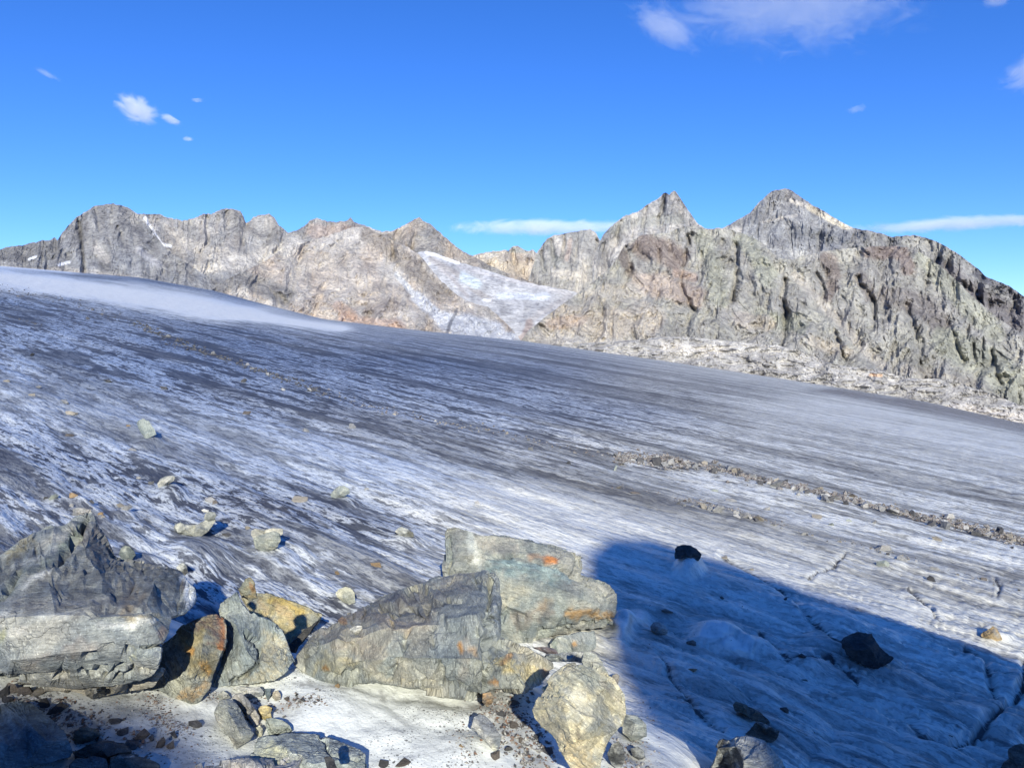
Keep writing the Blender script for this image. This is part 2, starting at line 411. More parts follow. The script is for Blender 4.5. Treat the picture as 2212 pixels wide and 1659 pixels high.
def build_back():
    bound = [(1262, 1200), (1310, 1172), (1400, 1168), (1480, 1195), (1560, 1220), (1650, 1250), (1750, 1290), (1870, 1332), (2000, 1372), (2212, 1440)]
    pts = []
    for x, y in bound:
        p, t = on_ice(x, y); u, v = uv(p); pts.append((float(u), float(v)))
    print('shadow profile', [(round(a, 2), round(b, 2)) for a, b in pts])
    lb = []
    for x, y in [(-50, 1486), (120, 1492), (230, 1500), (330, 1512), (400, 1560), (460, 1640)]:
        p, t = on_ice(x, y); u, v = uv(p); lb.append((float(u), float(v)))
    lb.sort(); print('left shade', lb)
    pu = [-16, -4.5] + [q[0] for q in lb] + [lb[-1][0] + .35, .3, .8]; pv = [-9, lb[0][1]] + [q[1] for q in lb] + [-.6, -.7, -.7]
    pu += [1.50, 1.56, 1.64, 1.85]; pv += [-.6, -.25, .25, .85]
    for a, b in sorted(pts):
        if a > pu[-1] + .02: pu.append(a); pv.append(b)
    pu += [pu[-1] + 1.5, pu[-1] + 5, pu[-1] + 20]; pv += [pv[-1] - .5, pv[-1] - 3, -12]
    Lc = 20.0
    xs = np.concatenate([np.arange(-40, -8, .8), np.arange(-8, 14, .07), np.arange(14, 45, .8)]); ys = np.concatenate([np.linspace(.9, -Lc, 60), np.linspace(-Lc - .4, -80, 30)])
    X, Y = np.meshgrid(xs, ys)
    # crest height so that the shadow edge falls where the photo shows it
    u = X * perp[0] + Y * perp[1]; a = X * hx[0] + Y * hx[1]
    vv = np.interp(u, pu, pv) + (.07 * fbm(np.stack([u * 2.2, 0 * u, 0 * u], -1), 5, .6)) * (u > 1.2)
    zc = (vv - a * math.sin(E_S)) / math.cos(E_S)
    base = -1.72 - .12 * X * 0
    gx = np.interp(X, [-40, -4, 1, 3, 40], [-.4, -1.75, -1.9, -2.9, -8])
    q = sstep(.6, -Lc, Y)
    zb = gx - .3
    Z = np.where(Y >= -Lc, zb + (zc - zb) * q ** 1.6 - .25 * (1 - q), zc - ((-Lc - Y) * .55) * 1.0)
    Z = np.minimum(Z, zc - np.where(Y >= -Lc, (Y + Lc) * .06, 0))
    Z = Z - .10 * np.abs(fbm(np.stack([X, Y, Z], -1) * 1.3, 4)) * (Y > -Lc + .2)
    me = make_mesh('moraine_ridge', np.stack([X, Y, Z], -1).reshape(-1, 3), grid_faces(len(ys), len(xs))[:, ::-1], rock_ground_mat())
    tag(link('moraine_ridge', me), kind='structure')
build_back()

# ---------------------------------------------------------------- mountains
def mountain_material(name, fine=1.0, bumpd=6.0, strat=(0.25, 0.1, 1.0), ice=False):
    N = NT(name); pos = N.n('NewGeometry').outputs['Position']
    col = N.attr('col'); D = 1.0 / fine
    mp = N.vmath('MULTIPLY', pos, (1, 1, .45))
    a = N.noise(mp, .030 * D, 8, .68, .6); b = N.noise(pos, .16 * D, 6, .7, .3)
    c = N.mix(N.map(a, .32, .68), N.mix(1.0, col, (.60, .60, .63), 'MULTIPLY'), N.mix(.10, col, (.62, .57, .50)))
    c = N.mix(N.map(b, .46, .64, 0, .6), c, N.mix(1.0, c, (.36, .35, .37), 'MULTIPLY'))
    c = N.mix(N.map(b, .25, .42, .35, 0), c, (.62, .58, .52))
    h = N.math('ADD', a, N.math('MULTIPLY', b, .8))
    n = N.bump(h, 1.0, bumpd)
    c = N.mix(1.0, c, (1.6, 1.57, 1.5), 'MULTIPLY')
    return N.finish(c, .95, n, .1)
M_MT = mountain_material('mountain_rock', 1.0, 9.0)
M_MTF = mountain_material('distant_mountain_rock', 1.6, 14.0)
M_SLAB = mountain_material('polished_slab_rock', .8, 2.5)
M_TRI = mountain_material('tributary_ice', 1.5, 4.0, ice=True)

def mountain(name, crest, tb, tc, pal, base=None, relief=(60, 130, 1.5), gul=(), paint=(), mat=None, jag=3.0, prof=1.0, step=2.4, seed=0, down=34,
             side=(1, 1), ridge=True, colvar=60, gs=1.35):
    crest = sorted(crest); cxs = [c[0] for c in crest]; cys = [c[1] for c in crest]
    xs = np.arange(cxs[0], cxs[-1] + .1, step)
    yc = np.interp(xs, cxs, cys)
    j = fbm(np.stack([xs * .07, 0 * xs + seed * 3.1, 0 * xs], -1), 5, .62)
    yc = yc - jag * 1.6 * j
    if base is None: yb = S(xs) + down
    else: yb = np.interp(xs, [b[0] for b in base], [b[1] for b in base])
    hmax = float(np.max(yb - yc)); nr = int(max(12, min(190, hmax / step)))
    v = np.linspace(0, 1, nr)[:, None]
    Y = yb[None] + (np.minimum(yc, yb - 2) - yb)[None] * v
    X = np.repeat(xs[None], nr, 0); vv = np.repeat(v, len(xs), 1)
    # height-above-base drives the depth, so that low parts of a crest are also nearer
    hn = np.clip((yb[None] - Y) / hmax, 0, 1)
    T = tb + (tc - tb) * hn ** prof
    m = tb / F                          # metres per grid pixel
    rx, ry, amp = relief
    q = np.stack([X / rx, Y / ry, 0 * X + seed * 7.7], -1)
    wv = fbm(q * .7 + 31, 3)
    q2 = q + np.stack([wv * .7 + Y / ry * .3, wv * .4, 0 * wv], -1)
    rel = -fbm(q2, 7, .56, ridged=ridge)
    rel2 = fbm(np.stack([X / 11, Y / 15, 0 * X + seed], -1) + wv[..., None], 4, .55)
    R = (rel * rx * .80 + rel2 * 4.6) * amp
    for poly, wd, dep in gul:
        wb = perlin(np.stack([X * .06, Y * .06, 0 * X + seed], -1)) * wd * .9
        d, s_ = polydist(X + wb, Y, poly)
        R = R + gs * dep * np.exp(-(d / wd) ** 2)
    T = T + R * m
    V = P(X, Y, T)
    # colours
    col = np.zeros(X.shape + (3,)); pal = np.array(pal)
    c1 = fbm(np.stack([X / colvar, Y / (colvar * 1.3), 0 * X + 5 + seed], -1), 5, .6) * .5 + .5
    c2 = fbm(np.stack([X / 25, Y / 60, 0 * X + 15 + seed], -1), 5, .6) * .5 + .5
    f1 = sstep(.35, .65, c1)[..., None]; f2 = sstep(.42, .66, c2)[..., None]
    col = pal[0] * (1 - f1) + pal[1] * f1; col = col * (1 - f2 * .6) + pal[2] * f2 * .6
    for poly, wd, cc, al in paint:
        wb = fbm(np.stack([X * .03, Y * .03, 0 * X + seed + 2], -1), 4, .6)
        d, _ = polydist(X + wb * wd * 1.0, Y + wb * wd * .7, poly)
        mk = (1 - sstep(wd * .5, wd * 1.1, d))[..., None] * al
        col = col * (1 - mk) + np.array(cc) * mk
    mc = col.mean((0, 1)); col = np.clip(mc + 1.0 * (col - mc), .03, .95)
    # the far side: falls away behind the crest
    top = V[-1]; nb = 10; back = []
    for k in range(1, nb + 1):
        f = k / nb
        b = top.copy(); b[:, 1] += (tc * .35) * f; b[:, 0] += top[:, 0] / np.maximum(top[:, 1], 1) * (tc * .35) * f
        zlow = V[0][:, 2] - 60
        b[:, 2] = top[:, 2] * (1 - f) + zlow * f - (4 * m) * math.sin(math.pi * f)
        back.append(b)
    V = np.concatenate([V, np.stack(back)], 0)
    col = np.concatenate([col, np.repeat(col[-1:], nb, 0)], 0)
    me = make_mesh(name, V.reshape(-1, 3), grid_faces(V.shape[0], V.shape[1]), mat or M_MT, False, {'col': ('FLOAT_COLOR', np.clip(col, 0, 1).reshape(-1, 3))})
    o = link(name, me); tag(o, kind='structure')
    return o

GREY = (.30, .295, .29); TAN = (.47, .40, .33); PALE = (.60, .56, .50); GREEN = (.30, .32, .215); CREST_SHADE = (.17, .135, .12)
DK = (.17, .17, .18); PINK = (.52, .41, .35); RUST = (.42, .25, .17); SNOW = (.86, .88, .92); COOL = (.36, .37, .385); LT = (.55, .52, .48)

# left massif
mountain('mountain', [(-500, 560), (-100, 545), (0, 540), (12, 534), (50, 530), (80, 522), (110, 518), (118, 512), (124, 520), (135, 502), (165, 470), (205, 445), (245, 440), (270, 446), (290, 458), (330, 500), (360, 540), (420, 580), (470, 610), (520, 640)],
         1500, 2050, [GREY, COOL, DK], gul=[([(170, 480), (178, 540), (182, 590)], 5, 22), ([(330, 480), (370, 540), (440, 590)], 9, -14), ([(205, 450), (215, 500)], 4, 12), ([(255, 490), (268, 530)], 4, 14)],
         paint=[([(0, 545), (60, 548), (110, 540)], 26, (.20, .20, .20), .7), ([(172, 480), (182, 600)], 5, (.12, .12, .12), .8), ([(62, 561), (78, 555)], 3, SNOW, 1), ([(126, 572), (150, 567)], 4, SNOW, 1), ([(200, 592), (210, 596)], 4, SNOW, 1), ([(225, 600), (240, 598)], 4, SNOW, 1),
                ([(210, 540), (230, 560)], 12, LT, .7), ([(120, 585), (300, 605)], 12, PALE, .5), ([(0, 578), (180, 592)], 5, PALE, .7), ([(300, 540), (340, 570)], 10, (.5, .5, .52), .7)],
         mat=M_MTF, seed=1, jag=2.6)
mountain('mountain', [(270, 600), (282, 470), (290, 460), (300, 463), (330, 461), (345, 464), (370, 472), (400, 476), (425, 469), (440, 462), (460, 462), (478, 452), (500, 452), (512, 455), (520, 457), (527, 470), (531, 484), (540, 478), (548, 466), (565, 466), (580, 461), (592, 470), (602, 486), (622, 502), (640, 500), (655, 490), (672, 475), (686, 470), (700, 476), (725, 480), (750, 478), (757, 470), (765, 480), (790, 488), (830, 503), (860, 510), (900, 560)],
         1600, 2250, [(.42, .415, .41), GREY, (.40, .365, .33)], gul=[([(445, 470), (450, 520), (430, 560)], 6, 16), ([(531, 484), (525, 530)], 5, 14), ([(622, 502), (600, 540), (560, 570)], 7, 16), ([(340, 480), (390, 520), (440, 560)], 8, 8)],
         paint=[([(312, 470), (330, 500), (350, 528)], 4, SNOW, .95), ([(350, 528), (368, 532)], 4, SNOW, .9), ([(480, 460), (530, 470)], 16, GREY, .7), ([(400, 530), (520, 560), (600, 560)], 18, PALE, .6), ([(300, 575), (430, 585), (540, 565), (640, 530)], 20, (.64, .61, .56), .85), ([(650, 560), (700, 550)], 4, SNOW, .5),
                ([(680, 500), (760, 500)], 20, PINK, .6), ([(440, 600), (520, 605)], 16, (.33, .34, .36), .8)],  # blue-grey patch at the foot paints the shadowed bay
         mat=M_MTF, seed=2, jag=3.6)
mountain('mountain', [(780, 530), (800, 505), (830, 500), (845, 500), (862, 492), (880, 482), (895, 474), (907, 470), (915, 478), (930, 484), (950, 502), (985, 533), (1005, 546), (1022, 553), (1060, 575), (1150, 610)],
         1700, 2150, [GREY, TAN, (.36, .34, .31)], base=[(780, 640), (1150, 650)], gul=[([(860, 495), (850, 520), (870, 560)], 6, 14)],
         paint=[([(780, 495), (835, 502), (880, 484)], 7, PALE, .8), ([(930, 560), (1000, 570)], 10, LT, .5)], mat=M_MTF, seed=3, jag=2.4)
# small cream ridge, grey buttress and spire behind the tributary
mountain('mountain', [(990, 590), (1010, 560), (1022, 553), (1035, 548), (1060, 544), (1085, 541), (1098, 543), (1108, 532), (1118, 530), (1130, 537), (1142, 543), (1150, 540), (1160, 548), (1190, 560), (1230, 600)],
         2100, 2350, [PALE, TAN, LT], base=[(990, 660), (1230, 660)], gul=[([(1100, 545), (1110, 570)], 4, 8)], paint=[([(1100, 540), (1135, 540)], 8, (.34, .35, .33), .8), ([(1040, 570), (1130, 580)], 16, (.62, .54, .42), .6)], mat=M_MTF, seed=4)
mountain('mountain', [(1140, 610), (1152, 575), (1160, 545), (1172, 528), (1182, 515), (1205, 508), (1230, 503), (1255, 498), (1275, 495), (1288, 505), (1296, 520), (1320, 560), (1400, 620)],
         1800, 2050, [(.33, .33, .32), LT, GREY], base=[(1140, 690), (1400, 690)], relief=(30, 130, 1.0),
         gul=[([(1220, 510), (1215, 560)], 4, 14), ([(1170, 545), (1175, 590)], 4, 14), ([(1290, 520), (1296, 560)], 4, 16), ([(1190, 520), (1200, 580)], 4, 10)],
         paint=[([(1232, 520), (1225, 560)], 7, PINK, .6), ([(1200, 590), (1260, 600)], 12, PALE, .6), ([(1180, 520), (1200, 560)], 10, (.24, .25, .24), .7)], mat=M_MTF, seed=5)
mountain('mountain', [(1280, 560), (1296, 520), (1305, 505), (1318, 490), (1330, 481), (1352, 466), (1378, 457), (1395, 445), (1408, 438), (1422, 430), (1432, 418), (1440, 416), (1446, 420), (1456, 411), (1465, 420), (1478, 442), (1490, 460), (1508, 485), (1520, 492), (1560, 530), (1600, 560)],
         1500, 1720, [GREY, LT, COOL], base=[(1280, 650), (1600, 650)], relief=(40, 160, 1.0),
         gul=[([(1437, 418), (1432, 445), (1425, 470)], 4, 22), ([(1340, 480), (1330, 530)], 5, 14), ([(1395, 450), (1385, 500)], 5, 12), ([(1300, 530), (1310, 580)], 6, 14)],
         paint=[([(1436, 420), (1431, 450)], 6, DK, .8), ([(1320, 495), (1380, 480), (1480, 470)], 14, (.40, .40, .36), .6), ([(1456, 430), (1490, 480)], 8, LT, .6)], mat=M_MTF, seed=6, jag=3.6)
# pyramid peak and its long right shoulder
mountain('mountain', [(1500, 560), (1545, 500), (1562, 493), (1585, 480), (1610, 466), (1620, 460), (1632, 445), (1648, 430), (1665, 414), (1680, 410), (1694, 408), (1700, 408), (1712, 413), (1732, 427), (1760, 446), (1790, 462), (1820, 482), (1842, 492), (1870, 498), (1900, 508), (1930, 520), (2000, 560), (2060, 600)],
         2000, 2600, [(.30, .30, .305), COOL, DK], base=[(1500, 700), (2060, 740)], relief=(46, 130, 1.6),
         gul=[([(1700, 470), (1760, 495), (1840, 520)], 12, -14), ([(1850, 495), (1845, 530)], 5, 14), ([(1660, 430), (1650, 480), (1640, 520)], 6, 12), ([(1750, 480), (1745, 530)], 4, 14), ([(1790, 490), (1785, 530)], 4, 12)],
         paint=[([(1700, 418), (1712, 436), (1745, 446)], 6, PALE, .9), ([(1750, 450), (1800, 478), (1830, 492)], 8, (.66, .60, .48), .9), ([(1665, 420), (1700, 425)], 14, (.19, .19, .20), .7),
                ([(1650, 480), (1720, 465)], 4, LT, .7), ([(1720, 500), (1780, 510), (1860, 520)], 18, (.19, .20, .22), .75), ([(1620, 520), (1680, 545), (1740, 550)], 12, (.42, .42, .41), .7), ([(1570, 495), (1600, 500)], 10, LT, .6)],
         mat=M_MTF, seed=7, jag=2.2)
mountain('mountain', [(1820, 560), (1842, 505), (1870, 497), (1900, 503), (1925, 512), (1950, 510), (1975, 508), (2000, 514), (2020, 520), (2050, 536), (2075, 552), (2095, 568), (2112, 580), (2130, 598), (2150, 606), (2180, 618), (2212, 640), (2400, 730), (2700, 800)],
         1600, 2000, [(.36, .355, .34), (.27, .27, .27), DK], base=[(1820, 800), (2212, 900), (2700, 1000)], relief=(70, 120, 1.6),
         gul=[([(2120, 590), (2112, 640), (2130, 680)], 7, 18), ([(2030, 560), (2060, 600), (2140, 660)], 8, 16), ([(2180, 630), (2200, 680)], 6, 14)],
         paint=[([(1950, 515), (2040, 545)], 14, (.42, .41, .37), .6), ([(2040, 590), (2100, 640), (2212, 700)], 34, (.19, .175, .18), .8), ([(2110, 590), (2212, 650)], 12, (.15, .15, .17), .8)], mat=M_MTF, seed=8, jag=2)
# nunatak in front of the left massif
mountain('mountain', [(440, 640), (455, 630), (475, 614), (490, 604), (520, 590), (550, 576), (580, 560), (600, 545), (640, 530), (680, 518), (720, 505), (760, 492), (795, 490), (812, 503), (835, 512), (855, 522), (880, 534), (900, 546), (915, 560), (930, 580), (950, 604), (970, 622), (990, 640), (1020, 655), (1055, 664), (1085, 690), (1110, 715), (1128, 740)],
         1020, 1500, [(.60, .565, .52), (.52, .45, .385), (.36, .345, .33)], relief=(70, 100, 1.6),
         gul=[([(845, 520), (850, 545), (848, 562)], 5, 20), ([(850, 560), (865, 600), (900, 650), (940, 690), (960, 730)], 14, 14), ([(905, 560), (930, 600), (975, 640)], 7, 10), ([(560, 610), (600, 640), (640, 670)], 8, 12), ([(790, 660), (800, 700)], 10, 14), ([(700, 560), (690, 620)], 8, 12)],
         paint=[([(790, 505), (850, 540), (900, 590), (960, 640)], 22, (.31, .275, .24), .8), ([(858, 596), (885, 626), (905, 650)], 8, (.56, .58, .61), .9), ([(900, 642), (945, 682), (960, 700)], 16, (.62, .64, .68), 1), ([(965, 690), (1020, 700), (1070, 712)], 22, (.60, .62, .66), 1), ([(985, 716), (1060, 722), (1118, 734)], 17, (.58, .60, .64), 1), ([(986, 668), (972, 700), (958, 738)], 4, (.16, .17, .20), .8), ([(700, 600), (760, 620), (800, 640)], 30, (.62, .56, .49), .7),
                ([(470, 625), (520, 600), (620, 640)], 24, (.25, .245, .24), .8), ([(740, 690), (860, 705)], 16, (.55, .38, .29), .6), ([(600, 680), (700, 690)], 12, (.66, .55, .44), .7), ([(600, 680), (560, 665)], 8, PALE, .8),
                ([(730, 660), (760, 680)], 14, RUST, .5), ([(800, 670), (850, 660)], 18, (.32, .28, .26), .7), ([(640, 575), (720, 560)], 22, PALE, .5)], seed=9, jag=2.6)
# tributary glacier
mountain('tributary_glacier', [(840, 600), (880, 560), (905, 545), (920, 543), (940, 547), (962, 556), (1000, 569), (1040, 580), (1100, 600), (1160, 615), (1200, 622), (1240, 630), (1270, 640), (1400, 700)],
         1000, 1750, [(.42, .43, .45), (.52, .53, .55), (.28, .285, .30)], relief=(140, 60, .22), ridge=False, mat=M_TRI, jag=1.6, colvar=22,
         base=[(840, 770), (1400, 830)],
         gul=[([(1150, 690), (1200, 665)], 5, 5)],
         paint=[([(922, 546), (960, 557), (990, 570)], 5, SNOW, 1), ([(950, 580), (975, 600), (1010, 640)], 5, (.42, .40, .40), .8), ([(930, 560), (985, 590), (1030, 630), (1060, 650)], 8, (.36, .34, .33), .8), ([(990, 575), (1100, 605), (1230, 635)], 5, (.50, .49, .50), .7),
                ([(984, 655), (970, 690), (950, 735)], 4, (.25, .26, .3), .8), ([(1230, 640), (1190, 665), (1150, 690), (1120, 740)], 9, (.40, .39, .40), .7), ([(1145, 700), (1125, 730)], 12, (.36, .30, .28), .9), ([(1045, 648), (1060, 650)], 4, SNOW, .9),
                ([(1000, 600), (1030, 615)], 14, (.55, .66, .72), .6), ([(1080, 640), (1180, 640)], 10, (.66, .72, .80), .6)], seed=10)
# big front mountain on the right
mountain('mountain', [(1100, 790), (1122, 742), (1140, 715), (1165, 695), (1200, 668), (1225, 650), (1250, 632), (1285, 606), (1305, 590), (1325, 570), (1338, 548), (1350, 530), (1366, 518), (1389, 508), (1420, 505), (1445, 503), (1462, 494), (1480, 490), (1500, 488), (1530, 495), (1552, 493), (1580, 497), (1600, 503), (1622, 512), (1640, 520), (1658, 536), (1672, 548), (1690, 560), (1712, 562), (1738, 552), (1765, 545), (1800, 540), (1830, 537), (1865, 534), (1900, 532), (1935, 532), (1960, 535), (1985, 545), (2005, 556), (2030, 574), (2060, 600), (2100, 640), (2160, 690), (2212, 725), (2400, 820), (2700, 900)],
         990, 1430, [(.40, .392, .345), (.37, .36, .34), (.29, .28, .26)], relief=(64, 105, 1.6), down=50, gs=1.5,
         gul=[([(1590, 530), (1592, 587), (1581, 650)], 6, 34), ([(1489, 509), (1480, 557), (1469, 617), (1499, 672)], 5, 22), ([(1696, 605), (1689, 643), (1698, 676), (1687, 751)], 6, 34),
              ([(1717, 594), (1761, 639), (1817, 698), (1865, 754), (1903, 788)], 16, 20), ([(1765, 590), (1784, 643)], 5, 18), ([(1850, 600), (1888, 654), (1891, 690)], 6, 26), ([(2007, 561), (1999, 624)], 5, 20), ([(1802, 713), (1824, 777)], 6, 24),
              ([(1352, 535), (1360, 580), (1345, 620)], 7, 26), ([(1425, 540), (1420, 590)], 5, 16), ([(1960, 660), (1980, 720), (1990, 780)], 8, 20), ([(2050, 700), (2080, 780)], 7, 20), ([(2140, 760), (2160, 830)], 7, 18), ([(1560, 520), (1555, 570)], 5, 14),
              ([(1640, 560), (1650, 640)], 22, -20), ([(1530, 540), (1535, 640)], 22, -16), ([(1870, 540), (1860, 600)], 20, -18), ([(1940, 570), (1945, 650)], 20, -14), ([(1745, 640), (1750, 720)], 18, -16)],
         paint=[([(1389, 530), (1430, 540), (1460, 560)], 34, (.25, .19, .165), .75), ([(1340, 545), (1365, 590)], 14, CREST_SHADE, .7), ([(1389, 610), (1440, 620), (1500, 640)], 30, (.52, .42, .35), .7), ([(1460, 590), (1500, 600)], 12, (.50, .36, .28), .6),  # dark patch at the left crest puts its shadow into the colour
                ([(1520, 520), (1545, 580), (1550, 640)], 26, (.38, .385, .30), .6), ([(1610, 520), (1640, 560), (1660, 600)], 26, (.37, .38, .30), .6), ([(1790, 560), (1800, 600), (1790, 640)], 20, (.22, .175, .155), .75), ([(1880, 545), (1950, 545), (1960, 580)], 20, (.21, .16, .15), .8),
                ([(1860, 600), (1880, 640)], 18, (.26, .23, .21), .7), ([(1920, 640), (2000, 660), (2030, 700)], 30, (.19, .17, .165), .75), ([(2000, 560), (2070, 640), (2150, 720)], 26, (.39, .395, .31), .6), ([(2050, 740), (2140, 790), (2212, 850)], 44, (.34, .35, .27), .6),
                ([(1717, 594), (1761, 639), (1817, 698), (1865, 754), (1910, 792)], 12, (.48, .45, .40), .9), ([(1640, 690), (1720, 700)], 26, (.34, .35, .27), .6), ([(1200, 690), (1320, 700), (1400, 690)], 40, (.56, .50, .42), .75), ([(1280, 640), (1370, 630)], 26, (.50, .46, .40), .7),
                ([(1150, 730), (1300, 750), (1500, 750)], 20, (.60, .56, .50), .7), ([(1600, 690), (1660, 700)], 20, (.46, .40, .35), .6), ([(1760, 740), (1830, 760)], 16, (.52, .46, .38), .6), ([(1190, 700), (1260, 690)], 14, (.55, .42, .33), .5),
                ([(1940, 760), (2000, 790)], 20, (.25, .24, .2), .6), ([(1960, 800), (2100, 830)], 16, (.36, .33, .29), .6)], seed=11, jag=2.6)
# pale ice-polished slabs along the foot
mountain('rock_slab_field', [(1150, 748), (1250, 742), (1330, 738), (1380, 734), (1420, 728), (1480, 727), (1560, 735), (1620, 742), (1680, 746), (1730, 758), (1770, 775), (1800, 786), (1830, 792), (1880, 796), (1940, 812), (1975, 818), (2010, 818), (2060, 820), (2100, 838), (2150, 852), (2180, 866), (2212, 878), (2300, 900), (2600, 1010)],
         930, 985, [(.30, .29, .275), (.39, .38, .365), (.22, .215, .205)], relief=(60, 22, .7), mat=M_SLAB, jag=1.4, down=16, colvar=40,
         gul=[([(1560, 760), (1640, 790), (1700, 800)], 4, 6), ([(1830, 800), (1900, 830), (2000, 850)], 4, 6), ([(1700, 780), (1760, 800)], 3, 5)],
         paint=[([(2060, 880), (2130, 895), (2212, 905)], 16, (.48, .45, .42), .7), ([(1880, 810), (1905, 812)], 4, (.6, .42, .28), .8), ([(1440, 750), (1560, 760)], 14, (.55, .52, .47), .6)], seed=12)

# ---------------------------------------------------------------- rocks
def rock_material():
    N = NT('schist'); q = N.attr('fol', 'Vector'); col = N.attr('col')
    st = N.noise(N.vmath('MULTIPLY', q, (46, 5, 5)), 1.0, 6, .62, .8)
    st2 = N.noise(N.vmath('MULTIPLY', q, (150, 22, 22)), 1.0, 5, .65, .4)
    pa = N.noise(q, 4.5, 6, .62, .6)
    fi = N.noise(q, 60, 5, .7)
    sp = N.voro(q, 95)
    c = N.mix(N.map(pa, .38, .64), N.mix(1.0, col, (.62, .64, .66), 'MULTIPLY'), N.mix(1.0, col, (1.18, 1.14, 1.05), 'MULTIPLY'))
    c = N.mix(N.map(st, .53, .70, 0, .42), c, N.mix(1.0, c, (.42, .42, .42), 'MULTIPLY'))
    c = N.mix(N.map(st, .44, .32, 0, .42), c, N.mix(1.0, c, (1.5, 1.48, 1.42), 'MULTIPLY'))
    c = N.mix(N.map(st2, .52, .64, 0, .6), c, N.mix(1.0, c, (.45, .45, .45), 'MULTIPLY'))
    c = N.mix(N.map(fi, .50, .72, 0, .45), c, N.mix(1.0, c, (.40, .38, .36), 'MULTIPLY'))
    c = N.mix(N.map(fi, .42, .30, 0, .4), c, N.mix(1.0, c, (1.6, 1.6, 1.55), 'MULTIPLY'))
    wq = N.vmath('ADD', N.vmath('MULTIPLY', q, (11, 4.0, 4.0)), N.vmath('MULTIPLY', N.noise(q, 5, 4, .6, 0, 'Color'), (2.4, 2.4, 2.4)))
    cr = N.voro(wq, 1.0, 'DISTANCE_TO_EDGE'); cr2 = N.voro(N.vmath('MULTIPLY', wq, (3.1, 2.6, 2.6)), 1.0, 'DISTANCE_TO_EDGE')
    gate = N.map(N.noise(q, 3.3, 3, .5), .46, .60)
    c = N.mix(N.math('MULTIPLY', N.map(cr, 0, .025, .35, 0), gate), c, (.05, .048, .045))
    c = N.mix(N.math('MULTIPLY', N.map(cr2, 0, .05, .3, 0), N.map(pa, .45, .6)), c, (.09, .085, .08))
    fl_ = N.noise(q, 130, 2, .6)
    c = N.mix(N.map(fl_, .58, .68, 0, .6), c, N.mix(1.0, c, (1.9, 1.9, 1.85), 'MULTIPLY'))
    c = N.mix(N.map(st2, .46, .36, 0, .5), c, N.mix(1.0, c, (1.6, 1.58, 1.5), 'MULTIPLY'))
    c = N.mix(1.0, c, (.93, .955, .95), 'MULTIPLY')
    h = N.math('ADD', N.math('MULTIPLY', st, .7), N.math('MULTIPLY', st2, .45))
    h = N.math('ADD', h, N.math('MULTIPLY', fi, .55))
    h = N.math('ADD', h, N.math('MULTIPLY', pa, .3))
    h = N.math('ADD', h, N.math('MULTIPLY', N.math('MULTIPLY', N.map(cr, 0, .05), gate), .3))
    h = N.math('ADD', h, N.math('MULTIPLY', N.map(cr2, 0, .1), .10))
    return N.finish(c, .85, N.bump(h, 1.0, .012), .25)
M_ROCK = rock_material()

LE = [None]
def subdiv(V, Fc, n):
    for _ in range(n):
        e = np.concatenate([Fc[:, [0, 1]], Fc[:, [1, 2]], Fc[:, [2, 0]]]); e.sort(1)
        ue, inv = np.unique(e, axis=0, return_inverse=True); inv = inv.ravel()
        LE[0] = np.linalg.norm(V[ue[:, 0]] - V[ue[:, 1]], axis=1)
        mid = (V[ue[:, 0]] + V[ue[:, 1]]) / 2; k = len(Fc)
        ab = inv[:k] + len(V); bc = inv[k:2 * k] + len(V); ca = inv[2 * k:] + len(V)
        V = np.concatenate([V, mid])
        Fc = np.concatenate([np.stack([Fc[:, 0], ab, ca], -1), np.stack([Fc[:, 1], bc, ab], -1), np.stack([Fc[:, 2], ca, bc], -1), np.stack([ab, bc, ca], -1)])
    return V, Fc
def vnormals(V, Fc):
    n = np.cross(V[Fc[:, 1]] - V[Fc[:, 0]], V[Fc[:, 2]] - V[Fc[:, 0]])
    out = np.zeros_like(V)
    for k in range(3): np.add.at(out, Fc[:, k], n)
    return out / (np.linalg.norm(out, axis=1)[:, None] + 1e-12)

